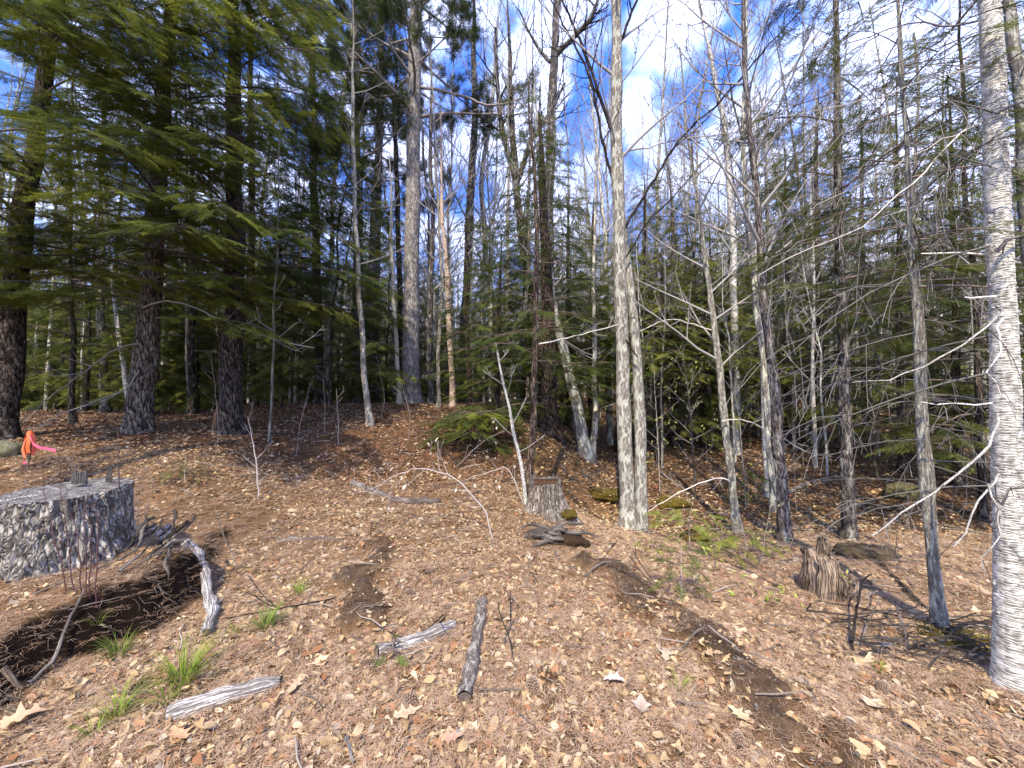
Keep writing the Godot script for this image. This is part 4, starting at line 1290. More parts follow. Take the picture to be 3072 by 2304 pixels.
	a = trunk("fir_tree", "thin lichen-spotted fir pole standing left of the big birch", [Vector3(3.019, -0.034, -2.787), Vector3(2.996, 0.375, -2.787), Vector3(2.958, 0.958, -2.787), Vector3(2.943, 1.486, -2.787), Vector3(2.940, 2.159, -2.787), Vector3(2.927, 2.776, -2.787), Vector3(2.930, 3.441, -2.787)], [0.037, 0.032, 0.027, 0.024, 0.021, 0.017, 0.014], 1.5, M.lichen, Color(.9, .9, .86), {"sides": 16, "relief": .004, "wob": .01})
	bare_limbs(a[0], a[1], a[2], {"from": .7, "to": 3.6, "low": .9, "top": 1.1, "count": 20, "rise": .05, "style": DEAD})
	conifer(a[0], a[1], a[2], {"from": 2.4, "to": 5.2, "low": 1.2, "top": .4, "count": 26, "droop": .35, "rise": .1, "dens": 5.5, "gap": .13, "size": .24, "bare": .4, "lo": Color(.07, .095, .025), "hi": Color(.26, .3, .065)})
	a = trunk("fir_tree", "slender fir partly hidden behind the lichen-spotted pole", [Vector3(4.537, 0.722, -4.200), Vector3(4.495, 1.429, -4.200), Vector3(4.482, 2.442, -4.200), Vector3(4.475, 3.739, -4.200)], [0.027, 0.026, 0.023, 0.017], 2.0, M.lichen, Color(.8, .78, .72), {"sides": 10})
	bare_limbs(a[0], a[1], a[2], {"from": .3, "to": 3.4, "low": 1.0, "top": 1.0, "count": 14, "rise": .0, "style": DEAD})
	conifer(a[0], a[1], a[2], {"from": 2.6, "to": 5.5, "low": 1.4, "top": .5, "count": 26, "droop": .35, "rise": .1, "dens": 5.5, "gap": .13, "size": .26, "bare": .35, "lo": Color(.03, .05, .012), "hi": Color(.11, .15, .03)})
	var firs := [
		[[Vector3(8.363, 0.921, -10.500), Vector3(8.413, 3.067, -10.500), Vector3(8.451, 5.641, -10.500), Vector3(8.525, 8.536, -10.500)], [0.118, 0.099, 0.069, 0.040], "dark fir behind the crossing pair, leaning stub at its foot"],
		[[Vector3(9.044, 0.590, -9.000), Vector3(9.098, 2.313, -9.000), Vector3(9.151, 4.508, -9.000), Vector3(9.230, 7.317, -9.000)], [0.076, 0.065, 0.050, 0.031], "dark fir in the shade between the straight fir and the pole"],
		[[Vector3(9.182, 0.655, -8.000), Vector3(9.224, 2.234, -8.000), Vector3(9.282, 4.184, -8.000), Vector3(9.328, 6.682, -8.000)], [0.082, 0.069, 0.054, 0.035], "shaded fir close left of the big birch trunk"],
		[[Vector3(9.705, 0.803, -7.500), Vector3(9.774, 2.648, -7.500), Vector3(9.849, 4.952, -7.500), Vector3(9.908, 7.319, -7.500)], [0.066, 0.055, 0.041, 0.028], "shaded fir at the right edge behind the big birch"],
		[[Vector3(11.400, 1.015, -12.500), Vector3(11.493, 4.106, -12.500), Vector3(11.555, 7.187, -12.500), Vector3(11.630, 9.857, -12.500)], [0.100, 0.083, 0.061, 0.039], "fir deep in the right woods beyond the straight fir"],
		[[Vector3(8.534, 1.110, -12.000), Vector3(8.595, 4.006, -12.000), Vector3(8.648, 6.665, -12.000), Vector3(8.683, 8.768, -12.000)], [0.094, 0.076, 0.053, 0.029], "bushy fir beyond the crossing maple pair"],
		[[Vector3(4.864, 0.582, -11.500), Vector3(4.872, 2.511, -11.500), Vector3(4.871, 4.750, -11.500), Vector3(4.865, 6.740, -11.500)], [0.127, 0.102, 0.076, 0.038], "dark fir with reddish trunk right of the double maple"],
		[[Vector3(6.749, 0.837, -13.000), Vector3(6.766, 2.944, -13.000), Vector3(6.784, 5.160, -13.000), Vector3(6.797, 6.442, -13.000)], [0.111, 0.090, 0.062, 0.035], "bushy hemlock behind the bending slim maple"],
		[[Vector3(7.487, 0.611, -6.200), Vector3(7.506, 2.091, -6.200), Vector3(7.511, 3.909, -6.200), Vector3(7.502, 5.932, -6.200), Vector3(7.476, 7.688, -6.200)], [0.052, 0.045, 0.036, 0.027, 0.019], "tall shaded fir touching the left side of the big birch"],
	]
	for k in firs.size():
		var f: Array = firs[k]
		a = trunk("fir_tree", f[2], f[0], f[1], 2.0, M.dark, Color(.6, .54, .48), {"sides": 12})
		var top: float = a[1][-1].y
		conifer(a[0], a[1], a[2], {"from": minf(1.1, top * .2), "to": top * .97, "low": 2.3, "top": .5, "count": int(18 + top * 5.6), "droop": .4, "rise": .12, "dens": 5.0, "gap": .15, "size": .36, "bare": .22, "lo": Color(.075, .1, .028), "hi": Color(.28, .32, .07)})
		bare_limbs(a[0], a[1], a[2], {"from": .4, "to": 2.5, "low": 1.5, "top": 1.6, "count": 6, "rise": 0.0, "style": DEAD})

	# the big birch at the right edge, with its dead limbs
	a = trunk("birch_tree", "big silver birch with peeling bark and dead white limbs at right edge", [Vector3(2.846, -0.016, -2.259), Vector3(2.866, 0.711, -2.259), Vector3(2.889, 1.508, -2.259), Vector3(2.912, 2.610, -2.259), Vector3(2.926, 4.055, -2.259)], [0.073, 0.065, 0.059, 0.053, 0.047], 7.0, M.birch, Color(.96, .95, .9), {"sides": 40, "relief": .004, "flare": .22, "step": .05, "wob": .012})
	var birch: Node3D = a[0]
	var xf := []
	var cols := []
	for k in 900:   # curls of loose bark
		var y := R(.02, 4.6)
		var c := at_height(a[1], y)
		var r := wide_at(a[1], a[2], y)
		var az := R(0, TAU)
		var o := Vector3(cos(az), 0, sin(az))
		var tg := Vector3(-sin(az), R(-.15, .15), cos(az)).normalized()
		xf.append(Transform3D(along_basis((tg + o * R(.0, .5)).normalized(), (o + Vector3.UP * R(-.3, .3)).normalized(), R(.012, .04)), c + o * (r + .001)))
		cols.append(Color(.72, .68, .62).lerp(Color(.9, .88, .85), rng.randf()) * R(.7, 1.0))
	many(birch, "bark_curls", LEAVES[4], M.leaf, xf, cols)
	var pale := Color(.86, .83, .78)
	var mid := Color(.5, .47, .43)
	var black := Color(.17, .155, .15)
	limb(birch, [Vector3(2.749, 1.526, -2.190), Vector3(2.614, 1.403, -2.110), Vector3(2.435, 1.248, -2.070), Vector3(2.231, 1.114, -2.070), Vector3(2.069, 1.002, -2.070), Vector3(1.903, 0.889, -2.070)], .008, .0035, M.birch, pale, "dead_limb", 4, DEAD, .35)
	limb(birch, [Vector3(2.735, 1.188, -2.190), Vector3(2.588, 1.122, -2.120), Vector3(2.434, 1.005, -2.070), Vector3(2.271, 0.847, -2.020)], .0065, .003, M.birch, pale, "dead_limb", 3, DEAD, .3)
	limb(birch, [Vector3(2.602, 1.145, -2.130), Vector3(2.558, 1.026, -2.070), Vector3(2.551, 0.903, -2.050), Vector3(2.423, 0.796, -2.020), Vector3(2.430, 0.703, -2.020)], .005, .002, M.birch, pale, "dead_limb", 2, DEAD, .2)
	limb(birch, [Vector3(2.788, 2.106, -2.190), Vector3(2.610, 2.015, -2.120), Vector3(2.418, 1.892, -2.070), Vector3(2.225, 1.779, -2.070), Vector3(2.075, 1.717, -2.120), Vector3(1.919, 1.704, -2.170)], .0065, .0025, M.birch, pale, "dead_limb", 8, DEAD, .5)
	limb(birch, [Vector3(2.909, 3.331, -2.270), Vector3(2.763, 3.251, -2.320), Vector3(2.605, 3.031, -2.370), Vector3(2.363, 2.831, -2.370), Vector3(2.244, 2.712, -2.420), Vector3(1.953, 2.590, -2.470), Vector3(1.666, 2.446, -2.570)], .006, .002, M.twig, Color(.62, .58, .52), "dead_limb", 16, DEAD, .6)
	limb(birch, [Vector3(2.915, 3.652, -2.270), Vector3(2.709, 3.666, -2.370), Vector3(2.409, 3.559, -2.370), Vector3(2.185, 3.553, -2.470), Vector3(1.892, 3.560, -2.570)], .005, .0015, M.twig, mid, "dead_limb", 14, DEAD, .6)
	limb(birch, [Vector3(2.913, 3.404, -2.270), Vector3(2.856, 3.316, -2.370), Vector3(2.616, 3.196, -2.370), Vector3(2.351, 3.044, -2.470), Vector3(2.061, 2.925, -2.570)], .005, .0015, M.twig, mid, "dead_limb", 14, DEAD, .6)
	limb(birch, [Vector3(2.917, 3.071, -2.270), Vector3(2.900, 3.075, -2.470), Vector3(2.755, 2.941, -2.570), Vector3(2.596, 2.893, -2.670)], .006, .002, M.twig, mid, "dead_limb", 12, DEAD, .5)
	limb(birch, [Vector3(2.890, 2.479, -2.270), Vector3(2.787, 2.533, -2.370), Vector3(2.555, 2.518, -2.370)], .006, .003, M.twig, pale, "dead_limb", 5, DEAD, .4)
	limb(birch, [Vector3(2.914, 3.948, -2.270), Vector3(2.831, 3.989, -2.370), Vector3(2.643, 4.122, -2.470), Vector3(2.358, 4.090, -2.570), Vector3(2.034, 3.990, -2.570)], .008, .002, M.twig, black, "dead_limb", 14, DEAD, .6)
	limb(birch, [Vector3(2.929, 3.186, -2.270), Vector3(2.907, 3.166, -2.370), Vector3(2.841, 3.107, -2.470), Vector3(2.794, 3.103, -2.570)], .0085, .002, M.twig, black, "dead_limb", 9, DEAD, .5)
	limb(birch, [Vector3(2.863, 4.067, -2.270), Vector3(2.853, 3.993, -2.470), Vector3(2.543, 3.890, -2.570), Vector3(2.308, 3.945, -2.670)], .008, .002, M.twig, black, "dead_limb", 10, DEAD, .6)
	limb(birch, [Vector3(2.794, 2.456, -2.190), Vector3(2.821, 2.521, -2.150), Vector3(2.933, 2.535, -2.170), Vector3(3.059, 2.527, -2.170)], .011, .006, M.twig, black, "dead_limb", 3, DEAD, .4)
	limb(birch, [Vector3(2.860, 3.299, -2.210), Vector3(2.891, 3.305, -2.170), Vector3(3.014, 3.338, -2.170), Vector3(3.193, 3.394, -2.170)], .01, .005, M.twig, black, "dead_limb", 3, DEAD, .4)
	limb(birch, [Vector3(2.800, 2.205, -2.210), Vector3(2.646, 2.189, -2.150), Vector3(2.519, 2.175, -2.120)], .006, .004, M.twig, pale, "dead_limb", 2, DEAD, .3)
	limb(birch, [Vector3(2.782, 2.062, -2.170), Vector3(2.687, 1.975, -2.130), Vector3(2.669, 1.869, -2.110), Vector3(2.613, 1.766, -2.100), Vector3(2.669, 1.640, -2.100), Vector3(2.784, 1.564, -2.100)], .005, .002, M.twig, pale, "dead_limb", 4, DEAD, .3)
	limb(birch, [Vector3(2.724, 1.024, -2.170), Vector3(2.703, 1.114, -2.110), Vector3(2.760, 1.153, -2.100)], .008, .004, M.birch, pale, "dead_limb", 3, DEAD, .3)
	limb(birch, [Vector3(2.842, 1.589, -2.270), Vector3(2.711, 1.583, -2.370), Vector3(2.512, 1.594, -2.370)], .0045, .002, M.twig, pale, "dead_limb", 6, DEAD, .5)
	bare_limbs(birch, a[1], a[2], {"from": 1.0, "to": 4.4, "low": 1.2, "top": 1.5, "count": 8, "rise": -.05, "style": DEAD, "az": PI, "spread": 1.5}, true)
	a = trunk("maple_tree", "smooth grey trunk seen past the right side of the big birch", [Vector3(7.159, 0.770, -5.200), Vector3(7.128, 2.012, -5.200), Vector3(7.115, 4.249, -5.200), Vector3(7.043, 6.571, -5.200)], [0.084, 0.081, 0.075, 0.065], 4.0, M.gray, Color(.62, .6, .58), {"sides": 16})
	bare_limbs(a[0], a[1], a[2], {"from": 2.0, "to": 8.0, "low": 1.6, "top": 1.2, "count": 20, "rise": .4})


func spot_ok(taken: Array, x: float, z: float, gap: float) -> bool:
	for p in taken:
		if absf(p.x - x) < gap and absf(p.y - z) < gap:
			return false
	taken.append(Vector2(x, z))
	return true

func proto(called: String, label: String, group: String, high: float, r: float, m: Material, tint: Color, sides := 8) -> Array:
	var t := thing(called, label, "tree", Vector3.ZERO, group)
	t.set_meta("plain", called)
	var p := [Vector3(0, -.5, 0)]
	var rr := [r * 1.3]
	var n := 9
	var lean := Vector3(R(-.09, .09), 0, R(-.09, .09))
	for k in n + 1:
		var f := float(k) / n
		p.append(Vector3(lean.x * high * f * f + R(-.12, .12) * f, high * f, lean.z * high * f * f + R(-.12, .12) * f))
		rr.append(r * (1.0 - .88 * f))
	var s := spline(p, rr, .6)
	var b := Buf.new()
	tube(b, s[0], s[1], sides, tint, tint, 1.0, 1.4)
	part(t, "trunk", b, m)
	return [t, s[0], s[1]]

func proto_at(called: String, label: String, at: Vector3, high: float, r: float) -> Array:
	var a := proto(called, label, "", high, r, M.hemlock, Color(.6, .55, .5), 12)
	a[0].position = onto(at)
	return a

func woods() -> void:   # the trees behind, each one a tree of its own
	var taken := []
	for o in get_children():
		if o.get_meta("category", "") == "tree":
			taken.append(Vector2(o.position.x, o.position.z))
	var bare := []
	for k in 10:
		var kind: int = [0, 1, 0, 1, 2, 0, 1, 0, 1, 2][k]
		var a := proto("hardwood_tree", ["slender bare grey hardwood among many in the woods behind", "pale lichen-mottled bare hardwood among many in the woods behind", "dark-barked bare hardwood among many in the woods behind"][kind],
			["bare grey hardwoods in the woods behind", "pale mottled hardwoods in the woods behind", "dark hardwoods in the woods behind"][kind], R(13, 18), R(.05, .12), [M.gray, M.lichen, M.dark][kind], Color(.95, .93, .9))
		bare_limbs(a[0], a[1], a[2], {"from": R(3.5, 5.5), "to": 15.0, "low": 2.2, "top": 1.2, "count": 26, "rise": R(.9, 1.5)}, false, 2 if k % 2 == 0 else 0, Color(.22, .24, .06), Color(.36, .32, .1))
		bare.append(a[0])
	var slim := []
	for k in 6:
		var hh := R(6.5, 10.5)
		var kind: int = k % 3
		var a := proto("young_hardwood", ["slim pale grey young hardwood with tiny new leaves in the woods behind", "slim mottled young hardwood with tiny new leaves in the woods behind", "slim whitish young birch with tiny new leaves in the woods behind"][kind],
			["slim grey young hardwoods in the woods behind", "slim mottled young hardwoods in the woods behind", "slim whitish young birches in the woods behind"][kind], hh, R(.03, .05), [M.gray, M.lichen, M.birch][kind], Color(1, 1, .97), 6)
		bare_limbs(a[0], a[1], a[2], {"from": hh * .25, "to": hh, "low": 1.3, "top": .7, "count": 22, "rise": R(.6, 1.2), "leaf": .06}, false, 2, Color(.2, .24, .05), Color(.42, .46, .11))
		slim.append(a[0])
	var young := []
	for k in 6:
		var hh := R(3.5, 7.5)
		var a := proto("young_hemlock", "young hemlock of the dark green understorey in the woods behind", "understorey hemlocks in the woods behind", hh, R(.035, .07), M.dark, Color(.55, .5, .46), 6)
		conifer(a[0], a[1], a[2], {"from": hh * .07, "to": hh * .98, "low": R(1.3, 2.0), "top": .3, "count": int(22 + hh * 5), "droop": .45, "rise": .15, "dens": 5.0, "gap": .18, "size": .5, "bare": .12, "far": true, "lo": Color(.1, .13, .03), "hi": Color(.36, .4, .085)})
		young.append(a[0])
	var tall := []
	for k in 4:
		var hh := R(13, 18)
		var a := proto("conifer_tree", "tall dark conifer standing among the woods behind", "tall conifers in the woods behind", hh, R(.12, .2), M.dark, Color(.66, .62, .58), 9)
		conifer(a[0], a[1], a[2], {"from": hh * .22, "to": hh * .98, "low": R(2.4, 3.2), "top": .5, "count": 64, "droop": .45, "rise": .15, "dens": 4.4, "gap": .22, "size": .62, "bare": .2, "far": true, "lo": Color(.07, .095, .026), "hi": Color(.25, .29, .065)})
		bare_limbs(a[0], a[1], a[2], {"from": 1.0, "to": hh * .3, "low": 1.2, "top": 1.6, "count": 16, "rise": .0, "style": DEAD})
		tall.append(a[0])
	var first := {}
	var place := func(list: Array, x: float, z: float, s: float) -> void:
		var src: Node3D = list[rng.randi() % list.size()]
		var o := src if not first.has(src) else again(src)
		first[src] = true
		o.position = onto(Vector3(x, 0, z))
		o.rotation.y = R(0, TAU)
		o.scale = Vector3.ONE * s
	var done := 0
	for k in 4000:
		if done >= 290:
			break
		var d := 11.5 + 40.0 * pow(rng.randf(), 1.15)
		var x := R(-1.5, 1.5) * d
		if x < -.35 * d and rng.randf() < .55:
			continue
		if spot_ok(taken, x, -d, .35 + d * .014):
			place.call(bare, x, -d, R(.75, 1.15))
			done += 1
	done = 0
	for k in 4000:
		if done >= 165:
			break
		var d := 10.0 + 26.0 * pow(rng.randf(), 1.2)
		var x := R(-1.5, 1.5) * d
		var u := x / d
		if u > -.45 and u < -.1 and d < 17 and rng.randf() < .75:
			continue
		if u > -.3 and u < .35 and rng.randf() < .45:
			continue
		if u > .25 and d < 19 and rng.randf() < .86:
			continue
		if spot_ok(taken, x, -d, .5):
			place.call(young, x, -d, R(.6, 1.15) * (.85 if absf(u) < .35 else 1.0))
			done += 1
	done = 0
	for k in 3000:
		if done >= 56:
			break
		var d := 12.0 + 34.0 * rng.randf()
		var x := R(-1.5, 1.5) * d
		var u := x / d
		if u > -.3 and u < .55 or u > .5 and d < 18:
			continue
		if spot_ok(taken, x, -d, 1.0):
			place.call(tall, x, -d, R(.75, 1.1))
			done += 1
	done = 0
	for k in 4000:
		if done >= 150:
			break
		var d := 8.5 + 16.0 * rng.randf()
		var u := R(-.35, 1.3)
		if rng.randf() < .12:
			u = R(-1.3, -.35)
		if u < -.05 and d < 11.5:
			continue
		if spot_ok(taken, u * d, -d, .3):
			place.call(slim, u * d, -d, R(.75, 1.15))
			done += 1
	for list in [bare, young, tall, slim]:
		for o in list:
			if not first.has(o):
				o.free()


func far_woods() -> void:   # the wood beyond, which reads as one mass
	var root := Node3D.new()
	root.name = "forest"
	root.set_meta("kind", "stuff")
	root.set_meta("label", "far-off wood of bare grey trunks and dark conifers")
	add_child(root)
	for v in 3:
		var b := Buf.new()
		var h := 17.0
		tube(b, [Vector3(0, -1, 0), Vector3(R(-.3, .3), h * .5, 0), Vector3(R(-.6, .6), h, 0)], [.15, .1, .02], 5, Color(.42, .41, .39), Color(.42, .41, .39))
		for k in 34:
			var y := lerpf(h * .3, h * .96, k / 34.0)
			var az := k * 2.4
			grow(b, Vector3(0, y, 0), Vector3(cos(az), 1.3, sin(az)), R(1.6, 3.4), .03, 1, {"seg": .6, "wander": .12, "up": [.3, .4, .4, 0], "kids": [2, 2.2, 0, 0], "levels": 2, "start": .2, "rmin": .012, "col": Color(.3, .28, .27), "tip": Color(.32, .3, .28)}, [])
		var xf := []
		var cols := []
		for k in 260:
			var d := R(50, 120)
			var x := R(-1.5, 1.5) * d
			xf.append(Transform3D(Basis(Vector3.UP, R(0, TAU)).scaled(Vector3.ONE * R(.8, 1.25)), onto(Vector3(x, 0, -d))))
			cols.append(Color(1, 1, 1) * R(.7, 1.1))
		many(root, "bare_trees", b.mesh(), M.twig, xf, cols)
	for v in 2:
		var b := Buf.new()
		var h := 14.0
		tube(b, [Vector3(0, -1, 0), Vector3(0, h, 0)], [.2, .03], 5, Color(.2, .18, .16))
		for k in 420:
			var f := pow(rng.randf(), .8)
			var y := lerpf(1.0, h, f)
			var az := R(0, TAU)
			var rr := lerpf(3.0, .3, f) * sqrt(rng.randf())
			var p := Vector3(cos(az) * rr, y - rr * .15, sin(az) * rr)
			var dd := Vector3(cos(az), R(-.5, .1), sin(az)).normalized()
			var g := R(.6, 1.2)
			sliver(b, p, (dd + rvec() * .5).normalized(), R(.6, 1.3), R(.25, .5), (Vector3.UP + rvec() * .5).normalized(), Color(.08, .105, .03) * g)
		var xf := []
		var cols := []
		for k in 240:
			var d := R(42, 120)
			var x := R(-1.5, 1.5) * d
			xf.append(Transform3D(Basis(Vector3.UP, R(0, TAU)).scaled(Vector3(1, R(.6, 1.2), 1) * R(.5, 1.1)), onto(Vector3(x, 0, -d))))
			cols.append(Color(1, 1, 1))
		many(root, "conifers", b.mesh(), M.needle, xf, cols)


const TANS := [Color(0.556, 0.401, 0.207), Color(0.505, 0.351, 0.176), Color(0.659, 0.495, 0.273), Color(0.391, 0.262, 0.132), Color(0.433, 0.322, 0.185), Color(0.597, 0.465, 0.273), Color(0.340, 0.168, 0.079), Color(0.536, 0.455, 0.334), Color(0.247, 0.153, 0.088), Color(0.721, 0.574, 0.370), Color(0.474, 0.267, 0.132), Color(0.206, 0.129, 0.075)]
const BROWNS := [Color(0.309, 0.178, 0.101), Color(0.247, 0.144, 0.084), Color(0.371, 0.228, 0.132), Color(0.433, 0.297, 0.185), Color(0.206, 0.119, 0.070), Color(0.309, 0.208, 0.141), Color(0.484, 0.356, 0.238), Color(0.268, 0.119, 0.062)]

func litter() -> void:
	var root := Node3D.new()
	root.name = "leaf_litter"
	root.set_meta("kind", "stuff")
	root.set_meta("label", "dead tan and brown leaves covering the forest floor")
	add_child(root)
	var nm := LEAVES.size()
	var xf := []
	var cols := []
	for k in nm:
		xf.append([]); cols.append([])
	var zones := [[1.2, 3.2, 44000, .022, .06], [3.2, 6.0, 66000, .028, .065], [6.0, 11.0, 60000, .04, .085], [11.0, 22.0, 40000, .08, .15], [22.0, 42.0, 18000, .16, .3]]
	for zn in zones:
		for k in zn[2]:
			var d := sqrt(R(zn[0] * zn[0], zn[1] * zn[1]))
			var x: float = R(-1.5, 1.5) * (d + .3)
			var z := -d
			var n := patch.get_noise_2d(x * 1.6, z * 1.6) + .5 * patch.get_noise_2d(x * 5.0, z * 5.0)
			if d < 9.0 and n < R(-.75, .02) - .1 and not (d > 5.0 and x > 1.5):
				continue
			var s := soil(x, z) if d < 5.6 else 0.0
			if s > R(.12, 1.05):
				continue
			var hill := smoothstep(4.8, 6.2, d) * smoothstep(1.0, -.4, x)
			if x < edge_x(d) - .05 and d < 4.5 and rng.randf() < .72:
				continue
			if absf(x - edge_x(d)) < .13 and d < 4.6:
				continue
			var w := rng.randi() % 6
			if rng.randf() < .05:
				w = 6 + rng.randi() % 3
			var size: float = R(zn[3], zn[4]) * (1.35 if w >= 6 else 1.0) * (R(1.2, 1.6) if rng.randf() < .08 and d < 8.0 else 1.0)
			var rightside := smoothstep(5.0, 7.0, d) * smoothstep(1.0, 2.5, x)
			var c: Color = TANS[rng.randi() % TANS.size()] if rng.randf() > maxf(hill * .92, rightside * .5) else BROWNS[rng.randi() % BROWNS.size()]  # hill leaves are browner, partly to stand in for tree shade on the mound
			c = c * R(.75, 1.08)
			var bs := Basis.from_euler(Vector3(R(-.85, .85), R(0, TAU), R(-.55, .55)))
			if rng.randf() < .3:
				bs = bs * Basis(Vector3.RIGHT, PI)
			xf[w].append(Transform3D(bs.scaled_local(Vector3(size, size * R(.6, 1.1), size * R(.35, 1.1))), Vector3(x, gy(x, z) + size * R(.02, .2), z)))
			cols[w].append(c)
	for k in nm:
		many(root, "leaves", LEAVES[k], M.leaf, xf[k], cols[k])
	# fallen pine needles in loose drifts
	var nb := Buf.new()
	for k in 9:
		var a := R(0, TAU)
		var p := Vector3(R(-.04, .04), R(0, .006), R(-.04, .04))
		var d := Vector3(cos(a), R(-.08, .08), sin(a)).normalized()
		var sd := d.cross(Vector3.UP) * .0008
		var g := R(.7, 1.0)
		var q := p + d * R(.05, .085)
		nb.flat(p - sd, q, p + sd, Color(g, g, g))
	xf = []
	cols = []
	for k in 42000:
		var d := sqrt(R(1.3 * 1.3, 5.5 * 5.5))
		var x := R(-1.45, 1.45) * (d + .3)
		var s := soil(x, -d)
		if s > R(.1, 1.1):
			continue
		xf.append(Transform3D(Basis(Vector3.UP, R(0, TAU)) * Basis(Vector3.RIGHT, R(-.2, .2)), Vector3(x, gy(x, -d) + R(.003, .022), -d)))
		cols.append(Color(.46, .3, .18).lerp(Color(.68, .5, .35), rng.randf()))
	var nd := Node3D.new()
	nd.name = "fallen_needles"
	nd.set_meta("kind", "stuff")
	nd.set_meta("label", "fallen brown pine needles drifted between the leaves")
	add_child(nd)
	many(nd, "needles", nb.mesh(), M.leaf, xf, cols)
	# twigs and bark crumbs
	var tb := Buf.new()
	tube(tb, [Vector3(-.5, 0, 0), Vector3(-.1, .02, .04), Vector3(.25, .0, -.02), Vector3(.5, .02, .05)], [.016, .018, .013, .006], 5, Color(1, 1, 1))
	xf = []
	cols = []
	for k in 1900:
		var d := sqrt(R(1.3 * 1.3, 12.0 * 12.0))
		var x := R(-1.45, 1.45) * (d + .3)
		xf.append(Transform3D(Basis.from_euler(Vector3(R(-.3, .3), R(0, TAU), R(-.2, .3))).scaled_local(Vector3.ONE * R(.05, .26) * (1.0 + d * .05)), Vector3(x, gy(x, -d) + R(.01, .05), -d)))
		cols.append(Color(.1, .08, .065).lerp(Color(.36, .31, .26), rng.randf()))
	var tw := Node3D.new()
	tw.name = "twig_litter"
	tw.set_meta("kind", "stuff")
	tw.set_meta("label", "small broken twigs strewn over the forest floor")
	add_child(tw)
	many(tw, "twigs", tb.mesh(), M.twig, xf, cols)
	# grit on the bare soil
	var gb := Buf.new()
	blob(gb, Vector3.ZERO, Vector3(1, .7, .85), Color(1, 1, 1), .3, 2.0, 6, 4)
	xf = []
	cols = []
	for k in 16000:
		var x := R(-2.2, 2.6)
		var z := R(-4.8, -1.3)
		if soil(x, z) < R(.3, 1.0):
			continue
		xf.append(Transform3D(Basis.from_euler(Vector3(R(0, TAU), R(0, TAU), 0)).scaled_local(Vector3.ONE * (R(.002, .006) if rng.randf() < .93 else R(.006, .014))), Vector3(x, gy(x, z) + .001, z)))
		cols.append(Color(.1, .085, .07).lerp(Color(.22, .195, .17), pow(rng.randf(), 2.2)))
	var gr := Node3D.new()
	gr.name = "gravel"
	gr.set_meta("kind", "stuff")
	gr.set_meta("label", "grit and crumbs on the bare dark soil")
	add_child(gr)
	many(gr, "grit", gb.mesh(), M.plain, xf, cols)


